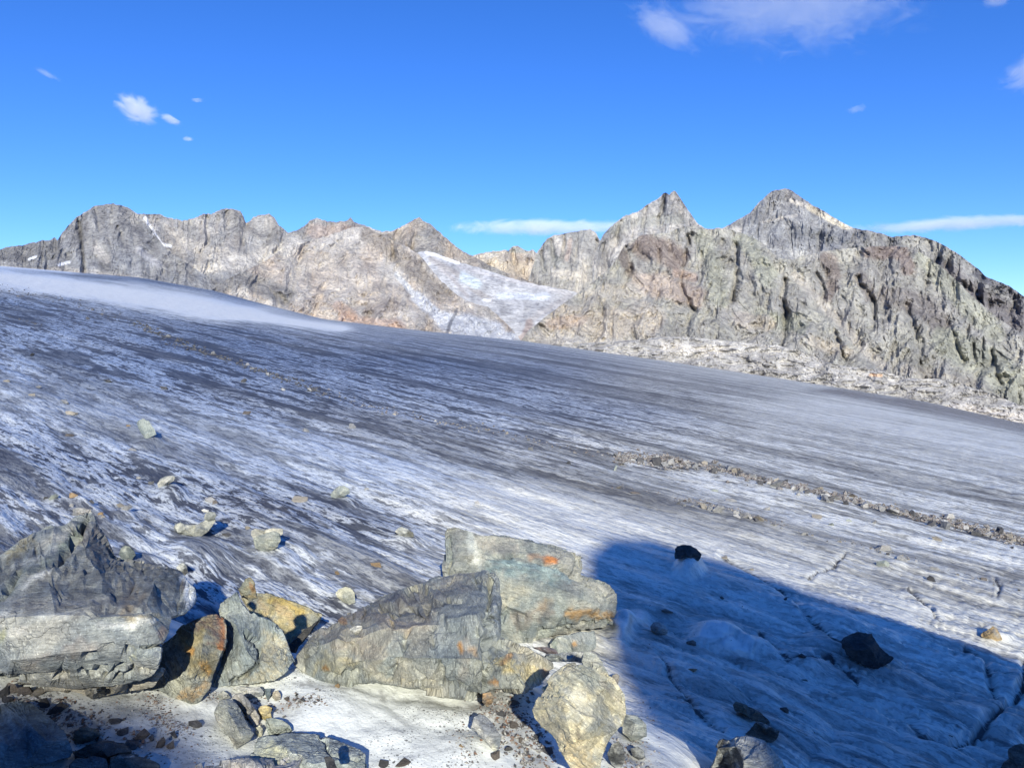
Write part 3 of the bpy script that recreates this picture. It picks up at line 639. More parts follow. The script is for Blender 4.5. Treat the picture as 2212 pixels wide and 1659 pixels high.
BC = [0]
def rest_t(ol, dzf, inner):
    return min(hit_d(p[0], min(p[1], 1700)) - p[2] - dzf(p[0], p[1]) for p in ol)
def boulder(name, label, cat, outline, t0, inner=None, thick=.5, pal=((.33, .34, .33), (.42, .40, .35), (.24, .25, .25)), fold=(0.2, 0.3, 1.0),
            paint=(), grooves=(), rough=1.0, group=None, tilt=0.0, lean=0.0, target=None, terr=.001, parent=None, back=.72, perch=False):
    """outline, inner: (x, y, extra depth) in the photo grid around distance t0; thick: extent away from the viewer (m)"""
    BC[0] += 1; seed = BC[0]
    ol = [(p[0], p[1], p[2] if len(p) > 2 else 0.0) for p in outline]
    cx = sum(p[0] for p in ol) / len(ol); cy = sum(p[1] for p in ol) / len(ol)
    W = max(p[0] for p in ol) - min(p[0] for p in ol); H = max(p[1] for p in ol) - min(p[1] for p in ol)
    size = max(W, H) / F * t0
    if inner is None:
        bl = min(thick * .35, size * .22)
        inner = [(cx - W * .12, cy - H * .14, -bl * .6), (cx + W * .16, cy - H * .02, -bl * .9), (cx - W * .02, cy + H * .18, -bl)]
    # tilt: the top recedes (m over the full height); lean: the right side recedes
    def dz(x, y): return tilt * (0.5 - (y - (cy - H / 2)) / max(H, 1)) + lean * ((x - cx) / max(W, 1))
    if not perch:
        tn = rest_t(ol, dz, inner) - .015; thick *= tn / t0; t0 = tn
        size = max(W, H) / F * t0
    # roughen the outline
    o2 = []
    for k in range(len(ol)):
        a = ol[k]; b = ol[(k + 1) % len(ol)]; o2.append(a)
        L = math.hypot(b[0] - a[0], b[1] - a[1])
        if L > 26:
            n = min(3, int(L / 22))
            for j in range(1, n + 1):
                f = j / (n + 1); off = (rnd(seed * 100 + k, j) - .5) * min(L * .09, 7)
                nx, ny = (b[1] - a[1]) / L, -(b[0] - a[0]) / L
                o2.append((a[0] + (b[0] - a[0]) * f + nx * off, a[1] + (b[1] - a[1]) * f + ny * off, a[2] + (b[2] - a[2]) * f))
    pts = o2 + [(p[0], p[1], p[2] if len(p) > 2 else 0.0) for p in inner]
    vs, es, fs, ov, oe, of = delaunay_2d_cdt([Vector((p[0], p[1])) for p in pts], [], [list(range(len(o2)))], 1, 1e-4)
    P3 = []
    for k, v in enumerate(vs):
        d = pts[ov[k][0]][2] if ov[k] else 0.0
        P3.append((v.x, v.y, t0 + d + dz(v.x, v.y)))
    tri = []
    for f in fs:
        for j in range(1, len(f) - 1): tri.append((f[0], f[j], f[j + 1]))
    tri = [t for t in tri]
    # orient towards the viewer
    res = []
    for a, b, c in tri:
        ax, ay = P3[b][0] - P3[a][0], P3[b][1] - P3[a][1]; bx, by = P3[c][0] - P3[a][0], P3[c][1] - P3[a][1]
        res.append((a, c, b) if ax * by - ay * bx > 0 else (a, b, c))
    # boundary edges -> rings going back
    edges = {}
    for a, b, c in res:
        for e in ((a, b), (b, c), (c, a)): edges[e] = 1
    bnd = [e for e in edges if (e[1], e[0]) not in edges]
    nxt = {a: b for a, b in bnd}
    ring = [bnd[0][0]]
    while nxt[ring[-1]] != ring[0] and len(ring) < len(bnd) + 2: ring.append(nxt[ring[-1]])
    prev = ring
    for f, s_ in ((.22, 1.0), (.6, .95), (1.0, back)):
        cur = []
        for vi in ring:
            x, y, t = P3[vi]; cur.append(len(P3))
            P3.append((cx + (x - cx) * s_, cy + (y - cy) * s_, t + thick * f))
        for k in range(len(ring)):
            k2 = (k + 1) % len(ring)
            res.append((prev[k2], prev[k], cur[k])); res.append((prev[k2], cur[k], cur[k2]))
        prev = cur
    cc = len(P3); P3.append((cx, cy, t0 + thick * 1.08 + dz(cx, cy)))
    for k in range(len(ring)): res.append((prev[(k + 1) % len(ring)], prev[k], cc))
    A = np.array(P3); V = P(A[:, 0], A[:, 1], A[:, 2]); Fc = np.array(res)
    el = np.linalg.norm(V[Fc[:, 0]] - V[Fc[:, 1]], axis=1).mean()
    tgt = target or max(.0035 * t0, size / 90)
    n = int(np.clip(round(math.log2(max(el / tgt, 1.01))), 1, 6))
    for lv, am in ((0, .016), (1, .020), (2, .016)):
        if n > lv:
            n0 = len(V); V, Fc = subdiv(V, Fc, 1); e_ = np.concatenate([np.zeros(n0), np.minimum(LE[0], size * .3)])
            nn = vnormals(V, Fc); jr = np.random.RandomState(seed * 10 + lv).normal(size=len(V)); jr[:n0] = 0
            V = V + nn * (np.clip(jr, -1.6, 1.6) * am * 1.3 * e_)[:, None]
    if n > 3: V, Fc = subdiv(V, Fc, n - 3)
    nf = np.array(fold, float); nf /= np.linalg.norm(nf)
    ta = np.cross(nf, (0.31, 0.8, 0.2)); ta /= np.linalg.norm(ta); tb_ = np.cross(nf, ta)
    o = np.array(P(cx, cy + H * .45, t0 + thick * .3))
    L = V - o
    wv = fbm(L / size * 2.0 + seed * 5.1, 3)
    q0 = L @ nf + wv * size * .06
    fol = np.stack([q0, L @ ta, L @ tb_], -1) + seed * 1.37
    nr = vnormals(V, Fc)
    D = size * .006 * rough * fbm(L / size * 6.2 + seed * 3.3, 6, .6)
    D = D - size * .004 * rough * np.maximum(0, fbm(L / size * 9 + seed, 4, .6, ridged=True))
    cw = np.stack([fol[:, 0] * 2.4, fol[:, 1], fol[:, 2]], -1) / size + .12 * fbm(L / size * 6, 3)[:, None]
    D = D + size * rough * (.021 * cells(cw * 2.2, seed) + .0035 * cells(cw * 6.0, seed + 40))
    k_ = 34.0; ph = q0 * k_ + perlin(L * 3 + seed) * 1.5
    D = D + terr * (np.abs((ph % 1) - .5) * 2 - .5) * sstep(-.15, .25, perlin(L * 5.0 + 7 + seed)) 
    x, y, t = unP(V)
    front = (nr * (V / np.linalg.norm(V, axis=1)[:, None])).sum(1) < .1
    for poly, wd, dep in grooves:
        wb = perlin(np.stack([x * .05, y * .05, 0 * x], -1)) * 5
        d, _ = polydist(x + wb, y + wb, poly)
        D = D - np.where(front, dep * np.exp(-(d / wd) ** 2), 0)
    V = V + nr * D[:, None]
    pal = np.array(pal)
    c1 = sstep(-.15, .2, fbm(np.stack([fol[:, 0] * 2.2, fol[:, 1], fol[:, 2]], -1) / size * 1.2, 4, .6))[:, None]
    c2 = sstep(.0, .3, fbm(L / size * 3.4 + 50 + seed, 5, .65))[:, None]
    col = pal[0] * (1 - c1) + pal[1] * c1; col = col * (1 - c2 * .7) + pal[2] * c2 * .7
    wb1 = fbm(np.stack([x * .035, y * .035, 0 * x + seed], -1), 5, .65); wb2 = fbm(np.stack([x * .035, y * .035, 0 * x + seed + 9], -1), 5, .65)
    wb3 = fbm(np.stack([x * .09, y * .17, 0 * x + seed + 19], -1), 5, .7)
    for poly, wd, cc_, al in paint:
        d, _ = polydist(x + wb1 * wd * 1.6, y + wb2 * wd * 1.6, poly)
        mk = (1 - sstep(wd * .55, wd * 1.05, d)) * al * front
        if wd > 11: mk = mk * (.35 + .65 * sstep(-.22, .12, wb3 + .25 * wb1))
        mk = mk[:, None]
        col = col * (1 - mk) + np.array(cc_) * mk
    me = make_mesh(name, V - o, Fc, M_ROCK, False, {'col': ('FLOAT_COLOR', np.clip(col, 0, 1))})
    at = me.attributes.new('fol', 'FLOAT_VECTOR', 'POINT'); at.data.foreach_set('vector', fol.astype(np.float32).ravel())
    ob = link(name, me, tuple(o), parent)
    if parent is None: tag(ob, label, cat, group)
    return ob

GR = ((.30, .315, .31), (.38, .375, .345), (.20, .21, .215)); OCH = ((.40, .36, .27), (.50, .42, .24), (.28, .28, .26)); BLU = ((.25, .30, .31), (.33, .37, .36), (.20, .24, .25))
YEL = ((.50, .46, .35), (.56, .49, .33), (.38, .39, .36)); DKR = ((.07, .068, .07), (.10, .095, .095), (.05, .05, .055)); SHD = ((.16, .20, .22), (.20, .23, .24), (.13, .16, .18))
PLE = ((.52, .51, .48), (.60, .58, .54), (.40, .40, .38)); DGN = ((.14, .15, .14), (.20, .20, .18), (.10, .11, .10)); BRN = ((.26, .19, .14), (.36, .27, .19), (.16, .13, .11))

boulder('boulder', 'huge weathered slab at the left edge, dark mottled on top with a pale layered front', 'boulder',
    [(-260, 1330, .3), (-120, 1240, .8), (0, 1197, 1.0), (59, 1158, 1.1), (100, 1135, 1.15), (141, 1133, 1.15), (166, 1113, 1.2), (197, 1110, 1.2), (215, 1146, 1.1), (244, 1201, .95), (262, 1207, .9), (305, 1211, .9), (350, 1216, .85), (379, 1223, .8), (395, 1248, .7), (418, 1275, .55), (420, 1300, .5), (397, 1324, .3), (367, 1334, .18), (361, 1363, .1), (344, 1389, .03), (342, 1420, 0), (334, 1446, .02), (320, 1457, .06), (274, 1471, .1), (166, 1481, .14), (72, 1474, .14), (0, 1463, .14), (-120, 1462, .2), (-260, 1420, .3)],
    3.45, [(-120, 1335, .0), (20, 1336, -.04), (120, 1332, -.06), (220, 1328, -.07), (310, 1322, -.02), (100, 1230, .42), (220, 1255, .36), (330, 1262, .38), (365, 1236, .64), (305, 1232, .72), (60, 1190, .75), (185, 1180, .75), (150, 1405, -.09), (270, 1390, -.08), (30, 1420, -.05), (140, 1290, .18), (280, 1290, .2), (0, 1270, .28)],
    thick=.5, fold=(-.1, .25, 1), rough=.5, pal=((.34, .355, .345), (.43, .41, .365), (.30, .32, .33)), terr=.0012,
    grooves=[([(185, 1412), (230, 1400), (262, 1394), (300, 1402), (344, 1392)], 3, .05), ([(0, 1462), (60, 1456), (125, 1450), (175, 1444), (215, 1450), (290, 1450)], 3.5, .03), ([(190, 1110), (180, 1140), (150, 1180), (125, 1215)], 5, .07), ([(215, 1440), (260, 1432), (330, 1444)], 2.5, .03), ([(0, 1300), (30, 1250), (40, 1230)], 5, .04)],
    paint=[([(-60, 1250), (80, 1240), (200, 1250), (380, 1260)], 62, (.15, .145, .135), .8), ([(190, 1150), (230, 1190)], 34, (.16, .135, .125), .8), ([(40, 1310), (200, 1316), (300, 1300)], 22, (.15, .145, .15), .75), ([(20, 1200), (60, 1170), (70, 1168)], 16, (.34, .28, .15), .7), ([(130, 1190), (160, 1150), (180, 1130)], 9, (.13, .16, .14), .8),
           ([(0, 1290), (60, 1235), (110, 1210)], 20, (.19, .215, .205), .85), ([(260, 1270), (300, 1290), (280, 1320)], 18, (.27, .21, .14), .6), ([(290, 1340), (330, 1335)], 14, (.55, .42, .22), .6), ([(220, 1350), (260, 1352), (330, 1340)], 7, (.78, .76, .70), .9), ([(0, 1358), (60, 1362)], 14, (.62, .59, .54), .6),
           ([(391, 1252), (405, 1262), (412, 1290), (408, 1305)], 15, (.88, .88, .88), 1.0), ([(394, 1258), (397, 1270)], 5, (.12, .10, .10), .9), ([(0, 1325), (60, 1330), (150, 1336)], 5, (.60, .60, .58), .6), ([(60, 1430), (200, 1400), (180, 1390)], 16, (.46, .39, .33), .6), ([(100, 1428), (240, 1435), (330, 1400)], 10, (.44, .47, .44), .5),
           ([(240, 1424), (300, 1410)], 3, (.68, .66, .44), .8), ([(10, 1368), (14, 1378)], 14, (.50, .48, .22), .6), ([(344, 1375), (350, 1360)], 9, (.50, .34, .26), .7), ([(0, 1230), (80, 1200), (130, 1180)], 3, (.55, .55, .52), .6), ([(40, 1275), (80, 1245), (130, 1225)], 2.5, (.70, .69, .66), .8)])
boulder('rock_slab', 'thin shaded layered slab wedged under the huge left slab', 'rock',
    [(40, 1470), (110, 1474), (200, 1476), (300, 1462), (352, 1446), (330, 1478), (270, 1490), (245, 1500), (200, 1512), (150, 1492), (90, 1484)], 3.62, thick=.5, fold=(0, .1, 1), pal=((.30, .28, .25), (.36, .33, .28), (.2, .19, .18)))
boulder('boulder', 'upright orange and rust stained rock standing between the huge slab and the grey slab', 'boulder',
    [(467, 1328), (485, 1338), (489, 1360), (488, 1383), (478, 1415), (464, 1452), (450, 1488), (432, 1512), (412, 1521), (377, 1509), (352, 1497), (320, 1480), (330, 1430), (352, 1394), (391, 1357), (430, 1336)],
    3.42, [(440, 1380, -.10), (450, 1350, -.03), (430, 1440, -.13), (410, 1490, -.08), (382, 1400, -.02), (370, 1460, -.03)], thick=.3, tilt=.2, pal=((.36, .36, .31), (.44, .37, .22), (.28, .29, .27)), fold=(.6, .2, .7),
    paint=[([(475, 1335), (482, 1370), (476, 1400)], 9, (.50, .19, .07), .85), ([(430, 1345), (465, 1345), (470, 1375)], 20, (.24, .15, .12), .8), ([(440, 1435), (452, 1450)], 12, (.62, .32, .07), .8), ([(404, 1402), (412, 1412)], 9, (.60, .30, .08), .7), ([(400, 1500), (430, 1490), (445, 1480)], 16, (.52, .33, .15), .7), ([(395, 1470), (420, 1465)], 14, (.38, .40, .38), .5)])
boulder('boulder', 'grey blue slab leaning behind the rust stained rock, with a curved chipped edge', 'boulder',
    [(513, 1279), (500, 1290), (478, 1303), (474, 1317), (484, 1345), (488, 1400), (480, 1440), (460, 1483), (495, 1478), (545, 1474), (593, 1467), (620, 1448), (635, 1429), (625, 1410), (617, 1385), (606, 1362), (580, 1340), (541, 1324), (524, 1305)],
    3.75, [(510, 1350, -.06), (560, 1400, .02), (530, 1400, -.09), (550, 1425, -.06), (590, 1430, -.05), (500, 1440, -.05), (590, 1385, .0)], thick=.35, tilt=.3, fold=(.8, .2, .4), pal=((.29, .325, .325), (.36, .375, .35), (.25, .28, .28)),
    grooves=[([(528, 1365), (548, 1385), (561, 1408), (556, 1436), (530, 1458), (499, 1472)], 3.2, .06)], paint=[([(585, 1390), (600, 1420), (590, 1445), (560, 1462)], 28, (.46, .40, .27), .7)])
boulder('boulder', 'yellow ochre slab tilted up behind the grey blue slab', 'boulder',
    [(522, 1290), (540, 1288), (555, 1282), (580, 1283), (610, 1294), (650, 1308), (694, 1328), (690, 1342), (663, 1368), (640, 1390), (628, 1396), (618, 1376), (600, 1356), (575, 1338), (541, 1322)],
    4.05, [(600, 1315, -.04), (640, 1335, -.06), (580, 1320, .0)], thick=.5, tilt=.25, back=.9, pal=((.40, .37, .27), (.46, .39, .22), (.30, .31, .29)), fold=(.3, .4, .8),
    paint=[([(585, 1295), (620, 1305), (650, 1320)], 9, (.56, .40, .12), .7), ([(600, 1310), (640, 1350)], 12, (.46, .30, .16), .5), ([(560, 1300), (575, 1320)], 9, (.55, .40, .22), .5)])
boulder('rock', 'small ochre knob of rock perched on the tip of the yellow ochre slab', 'rock',
    [(530, 1250), (541, 1247), (549, 1258), (552, 1276), (556, 1292), (540, 1296), (522, 1290), (515, 1272)], 3.98, perch=True, thick=.14, pal=((.36, .35, .27), (.46, .36, .2), (.27, .29, .27)), paint=[([(540, 1262), (545, 1275)], 7, (.5, .26, .12), .7)])
boulder('boulder', 'dark underside of the yellow ochre slab, its shade put into the colour', 'rock',
    [(690, 1338), (668, 1370), (640, 1400), (632, 1430), (622, 1396), (655, 1362)], 4.2, perch=True, thick=.4, pal=DKR)  # near-black piece added for the shaded underside of the slab
boulder('boulder', 'large layered grey boulder in the middle foreground with rust spots and a vertical fold', 'boulder',
    [(638, 1432, .25), (650, 1412, .3), (669, 1392, .35), (704, 1352, .5), (740, 1335, .6), (774, 1322, .65), (826, 1296, .75), (860, 1282, .8), (882, 1275, .8), (931, 1256, .9), (980, 1248, .9), (1018, 1245, .85), (1050, 1240, .75), (1066, 1238, .7), (1076, 1250, .65), (1080, 1289, .5), (1080, 1340, .4), (1078, 1376, .25), (1105, 1388, .25), (1140, 1401, .3), (1192, 1432, .35), (1194, 1456, .3), (1171, 1481, .25), (1133, 1495, .2), (1090, 1497, .12), (1067, 1499, .08), (1042, 1510, .05), (990, 1502, .05), (931, 1494, .05), (880, 1488, .08), (826, 1480, .12), (760, 1474, .18), (711, 1468, .22), (665, 1452, .25)],
    3.55, [(700, 1395, .2), (770, 1375, .12), (850, 1350, .1), (930, 1340, .12), (1000, 1335, .1), (1050, 1330, .08), (850, 1310, .5), (960, 1285, .6), (1040, 1280, .5), (780, 1430, .02), (870, 1420, -.05), (960, 1420, -.08), (1030, 1420, -.08), (1062, 1430, -.02), (1110, 1440, .12), (930, 1470, -.02), (1020, 1480, -.03), (730, 1440, .12), (1068, 1320, .2)],
    thick=.45, fold=(1.0, .15, .28), pal=((.33, .34, .315), (.42, .39, .32), (.27, .295, .295)), terr=.0012,
    grooves=[([(1060, 1255), (1056, 1330), (1060, 1400), (1052, 1500)], 4, .05), ([(930, 1345), (935, 1400), (960, 1480)], 4, .03), ([(700, 1455), (800, 1462), (900, 1478), (1010, 1492)], 3, .04), ([(880, 1350), (870, 1400), (850, 1450)], 4, .03), ([(690, 1395), (660, 1425)], 3, .02), ([(820, 1322), (900, 1308), (1000, 1300)], 4, .04), ([(1085, 1395), (1130, 1400)], 2, .03)],
    paint=[([(820, 1310), (900, 1290), (1000, 1270)], 26, (.25, .235, .225), .75), ([(840, 1300), (900, 1292)], 8, (.12, .12, .14), .7), ([(900, 1315), (960, 1310)], 7, (.11, .11, .12), .7), ([(760, 1330), (850, 1345), (930, 1335)], 16, (.34, .27, .22), .6), ([(720, 1380), (800, 1400)], 24, (.40, .33, .25), .6),
           ([(710, 1425), (760, 1440), (690, 1440)], 18, (.55, .48, .30), .7), ([(708, 1441), (712, 1443)], 6, (.33, .17, .05), .9), ([(735, 1338), (745, 1345)], 7, (.52, .28, .12), .7), ([(860, 1380), (850, 1420), (830, 1450)], 22, (.37, .42, .41), .6), ([(940, 1350), (950, 1420)], 22, (.37, .40, .40), .6),
           ([(990, 1390), (993, 1402)], 5, (.60, .28, .06), .9), ([(1020, 1400), (1030, 1410)], 9, (.55, .36, .20), .7), ([(1000, 1470), (1010, 1380)], 14, (.46, .40, .33), .5), ([(1085, 1430), (1130, 1450), (1160, 1455)], 19, (.62, .50, .25), .8), ([(1105, 1410), (1095, 1430)], 8, (.48, .26, .10), .7), ([(1180, 1455), (1185, 1450)], 9, (.42, .23, .12), .8), ([(1075, 1480), (1080, 1485)], 9, (.60, .30, .10), .8),
           ([(1068, 1250), (1065, 1300), (1070, 1370)], 6, (.45, .47, .46), .6)])
boulder('rock_chip', 'pale flat chip lying on the left end of the large central boulder', 'rock', [(751, 1362), (765, 1352), (782, 1351), (784, 1364), (770, 1370), (752, 1370)], 3.63, perch=True, thick=.06, pal=PLE, rough=.5)
boulder('boulder', 'big angular slab propped behind the central boulder, blue green face with an orange spot', 'boulder',
    [(960, 1150, .1), (966, 1141, .1), (990, 1138, .15), (1012, 1146, .15), (1036, 1155, .15), (1070, 1158, .2), (1105, 1163, .2), (1140, 1171, .25), (1175, 1181, .3), (1215, 1190, .35), (1259, 1199, .4), (1260, 1225, .35), (1257, 1244, .3), (1285, 1250, .35), (1308, 1258, .35), (1327, 1279, .35), (1328, 1300, .3), (1322, 1338, .25), (1311, 1359, .25), (1280, 1363, .2), (1240, 1368, .15), (1210, 1373, .1), (1170, 1382, .0), (1140, 1388, -.05), (1074, 1386, -.05), (1000, 1340, 0), (985, 1262, 0), (964, 1249, .0)],
    4.55, [(985, 1200, -.02), (1040, 1200, .02), (1120, 1205, .05), (1200, 1215, .1), (1100, 1250, -.12), (1180, 1260, -.08), (1250, 1290, .0), (1100, 1310, -.16), (1160, 1330, -.14), (1220, 1330, -.02), (1290, 1310, .1), (1060, 1280, -.1)],
    thick=.55, fold=(.25, .2, 1.0), pal=((.32, .335, .31), (.39, .375, .33), (.26, .29, .28)), terr=.0012,
    grooves=[([(1060, 1205), (1120, 1200), (1170, 1215), (1230, 1240), (1256, 1250)], 3, .05), ([(1150, 1375), (1190, 1362), (1240, 1350), (1320, 1335)], 3, .05), ([(1140, 1385), (1120, 1360)], 2, .03), ([(970, 1160), (972, 1240)], 2.5, .03), ([(1210, 1350), (1226, 1320)], 3, .03)],
    paint=[([(1060, 1225), (1110, 1225), (1140, 1235), (1200, 1245)], 20, (.20, .29, .30), .65), ([(1090, 1215), (1170, 1225), (1230, 1250)], 9, (.34, .44, .44), .6), ([(1014, 1150), (1022, 1180), (1030, 1215)], 11, (.62, .62, .56), .9), ([(985, 1160), (990, 1210)], 16, (.29, .28, .27), .6), ([(1050, 1180), (1110, 1190)], 16, (.36, .33, .29), .6),
           ([(1182, 1205), (1200, 1214)], 9, (.62, .24, .08), .95), ([(1140, 1200), (1170, 1205)], 5, (.42, .24, .14), .6), ([(1235, 1325), (1290, 1325), (1312, 1332)], 12, (.38, .22, .08), .85), ([(1100, 1270), (1130, 1280), (1090, 1300)], 18, (.50, .46, .35), .7), ([(1180, 1300), (1175, 1310)], 13, (.48, .33, .17), .6), ([(1120, 1340), (1180, 1320)], 20, (.30, .24, .19), .6), ([(1260, 1275), (1310, 1290)], 18, (.37, .38, .33), .5)])
boulder('boulder', 'rounded yellowish granite boulder standing at the lower right of the rock group', 'boulder',
    [(1224, 1436), (1206, 1450), (1192, 1462), (1180, 1478), (1172, 1490), (1158, 1512), (1151, 1532), (1154, 1548), (1163, 1560), (1189, 1586), (1203, 1610), (1215, 1634), (1234, 1668), (1290, 1700), (1300, 1640), (1310, 1612), (1320, 1594), (1334, 1575), (1344, 1562), (1350, 1540), (1350, 1520), (1344, 1500), (1334, 1486), (1322, 1470), (1308, 1456), (1290, 1444), (1262, 1434)],
    2.95, [(1240, 1480, -.08), (1290, 1490, -.05), (1220, 1530, -.13), (1280, 1550, -.12), (1240, 1600, -.1), (1262, 1640, -.02), (1318, 1530, .0), (1305, 1590, .02)], perch=True, thick=.3, tilt=.08, pal=YEL, fold=(.5, .3, .6), rough=.9, terr=.004, back=.6,
    paint=[([(1200, 1500), (1260, 1450), (1300, 1470)], 26, (.42, .43, .36), .6), ([(1240, 1510), (1260, 1540)], 26, (.58, .57, .50), .6), ([(1180, 1560), (1220, 1590)], 22, (.58, .49, .34), .7), ([(1240, 1610), (1262, 1650)], 30, (.62, .48, .27), .75), ([(1310, 1600), (1330, 1560), (1320, 1640)], 14, (.38, .38, .37), .7), ([(1300, 1470), (1335, 1510)], 6, (.40, .36, .30), .6), ([(1245, 1560), (1250, 1590)], 2, (.2, .17, .13), .7)])
boulder('rock', 'pale grey block with an orange dot, propping up the blue green slab', 'rock',
    [(1203, 1376), (1240, 1368), (1284, 1362), (1288, 1380), (1288, 1396), (1273, 1406), (1235, 1410), (1193, 1411), (1189, 1392)], 4.25, thick=.3, pal=((.42, .43, .40), (.48, .47, .42), (.32, .34, .33)), fold=(.9, .2, .5), paint=[([(1240, 1388), (1242, 1392)], 6, (.55, .32, .14), .9), ([(1195, 1385), (1200, 1405)], 10, (.18, .21, .19), .8)])
boulder('rock', 'thin dark sided flake of rock beneath the pale grey block', 'rock', [(1180, 1414), (1215, 1411), (1262, 1408), (1263, 1422), (1258, 1430), (1225, 1428), (1190, 1428), (1176, 1422)], 4.05, perch=True, thick=.25, pal=((.34, .35, .34), (.40, .40, .38), (.12, .12, .12)), fold=(0, 0, 1), paint=[([(1240, 1420), (1260, 1424)], 9, (.10, .10, .11), .8)])
boulder('rock', 'pale flat stone tucked behind the top of the yellowish granite boulder', 'rock', [(1262, 1406), (1287, 1413), (1300, 1430), (1312, 1452), (1318, 1470), (1295, 1460), (1262, 1440), (1256, 1425)], 3.6, perch=True, thick=.2, pal=((.50, .49, .42), (.56, .53, .44), (.40, .41, .36)))
boulder('rock', 'small pinkish brown flake on the ice behind the yellowish granite boulder', 'rock', [(1180, 1398), (1198, 1402), (1206, 1412), (1190, 1416), (1172, 1408), (1150, 1398)], 4.3, perch=True, thick=.2, pal=((.3, .22, .21), (.38, .34, .32), (.2, .16, .15)))
boulder('rock', 'small brown block on the snow right behind the yellowish granite boulder', 'rock', [(1322, 1458), (1332, 1454), (1338, 1459), (1336, 1472), (1333, 1483), (1324, 1478)], 3.35, thick=.1, pal=((.28, .25, .22), (.33, .3, .26), (.2, .18, .16)))
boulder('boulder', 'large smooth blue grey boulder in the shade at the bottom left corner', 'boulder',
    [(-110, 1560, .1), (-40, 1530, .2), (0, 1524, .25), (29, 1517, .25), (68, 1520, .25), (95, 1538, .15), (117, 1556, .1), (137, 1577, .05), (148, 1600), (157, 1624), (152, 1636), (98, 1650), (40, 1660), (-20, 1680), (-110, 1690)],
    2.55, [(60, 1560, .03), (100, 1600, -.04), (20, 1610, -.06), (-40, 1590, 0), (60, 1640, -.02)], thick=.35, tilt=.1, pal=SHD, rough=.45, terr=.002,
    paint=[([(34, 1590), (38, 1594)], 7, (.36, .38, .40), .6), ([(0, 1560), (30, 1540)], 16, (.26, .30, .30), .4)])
boulder('rock', 'dark stone with a flat top next to the shaded blue grey boulder', 'rock', [(158, 1590), (162, 1578), (176, 1572), (205, 1574), (218, 1586), (200, 1598), (180, 1606), (160, 1606)], 2.75, thick=.16, pal=DGN)
boulder('rock', 'wide dark brown stone at the bottom, right of the shaded blue grey boulder', 'rock', [(160, 1622), (190, 1608), (230, 1600), (268, 1606), (286, 1622), (280, 1636), (300, 1640), (260, 1646), (205, 1648), (165, 1640)], 2.65, thick=.2, pal=((.12, .11, .10), (.16, .14, .13), (.08, .08, .08)))
boulder('rock', 'speckled dark stone at the very bottom edge, touching the wide dark brown stone', 'rock', [(150, 1650), (165, 1638), (205, 1634), (228, 1640), (234, 1660), (228, 1690), (150, 1690)], 2.45, thick=.2, pal=((.12, .13, .14), (.18, .19, .19), (.09, .09, .10)))
boulder('rock', 'dark rounded stone at the bottom edge with a thin white rim on top', 'rock', [(240, 1636), (262, 1630), (290, 1632), (322, 1640), (344, 1652), (340, 1690), (244, 1690)], 2.45, thick=.2, pal=((.10, .11, .11), (.13, .13, .12), (.08, .08, .08)), paint=[([(250, 1636), (290, 1634)], 3, (.4, .4, .38), .6)])
boulder('rock', 'oblong speckled grey green stone leaning in the gap in the middle foreground', 'rock',
    [(470, 1520), (480, 1512), (495, 1510), (506, 1516), (514, 1526), (532, 1556), (548, 1584), (540, 1598), (524, 1606), (511, 1616), (500, 1604), (484, 1580), (468, 1558), (463, 1540)],
    3.0, [(492, 1535, -.07), (510, 1565, -.09), (520, 1590, -.05)], thick=.16, tilt=.1, pal=((.38, .385, .35), (.48, .46, .41), (.27, .28, .26)), paint=[([(505, 1600), (520, 1612)], 9, (.18, .17, .15), .7)])
boulder('rock', 'brownish striped stone standing right behind the oblong speckled stone', 'rock', [(502, 1506), (512, 1499), (522, 1498), (536, 1512), (552, 1532), (560, 1550), (558, 1564), (550, 1569), (534, 1548), (514, 1524)], 3.12, thick=.15, pal=((.36, .34, .32), (.44, .41, .38), (.25, .23, .22)), fold=(.9, 0, .6))
boulder('rock', 'flat white grey stone lying on rubble under the grey blue slab', 'rock', [(503, 1486), (516, 1482), (562, 1482), (570, 1494), (568, 1504), (540, 1507), (528, 1504)], 3.3, thick=.16, pal=PLE)
boulder('rock', 'small angular stone left of the flat white grey stone', 'rock', [(468, 1503), (482, 1491), (492, 1497), (498, 1506), (490, 1513), (476, 1512)], 3.28, thick=.12, pal=GR)
boulder('rock', 'green grey stone sitting on the snow just above the bottom slabs', 'rock', [(575, 1552), (592, 1551), (611, 1556), (624, 1566), (631, 1577), (620, 1582), (594, 1586), (581, 1587), (576, 1570)], 3.0, thick=.14, pal=((.33, .365, .34), (.40, .42, .38), (.24, .27, .25)))
boulder('rock', 'small ochre brown stone between the striped stone and the green grey stone', 'rock', [(557, 1534), (562, 1525), (576, 1522), (588, 1528), (584, 1540), (588, 1551), (574, 1556), (566, 1552)], 3.05, thick=.12, pal=((.40, .32, .14), (.5, .42, .25), (.2, .18, .14)))
boulder('rock', 'little pale yellow stone at the foot of the oblong speckled stone', 'rock', [(551, 1572), (560, 1566), (568, 1574), (566, 1588), (560, 1592), (553, 1582)], 2.98, thick=.1, pal=((.5, .48, .38), (.56, .54, .42), (.34, .33, .28)))
boulder('rock', 'small tan stone standing on the snow right of the flat white grey stone', 'rock', [(590, 1494), (600, 1490), (607, 1500), (606, 1510), (596, 1514), (588, 1506)], 3.3, thick=.1, pal=((.42, .38, .31), (.48, .42, .34), (.3, .28, .24)))
boulder('rock', 'small bluish stone wedged between the flat white grey stone and the tan stone', 'rock', [(572, 1487), (586, 1486), (585, 1500), (578, 1512), (573, 1500)], 3.34, thick=.1, pal=BLU)
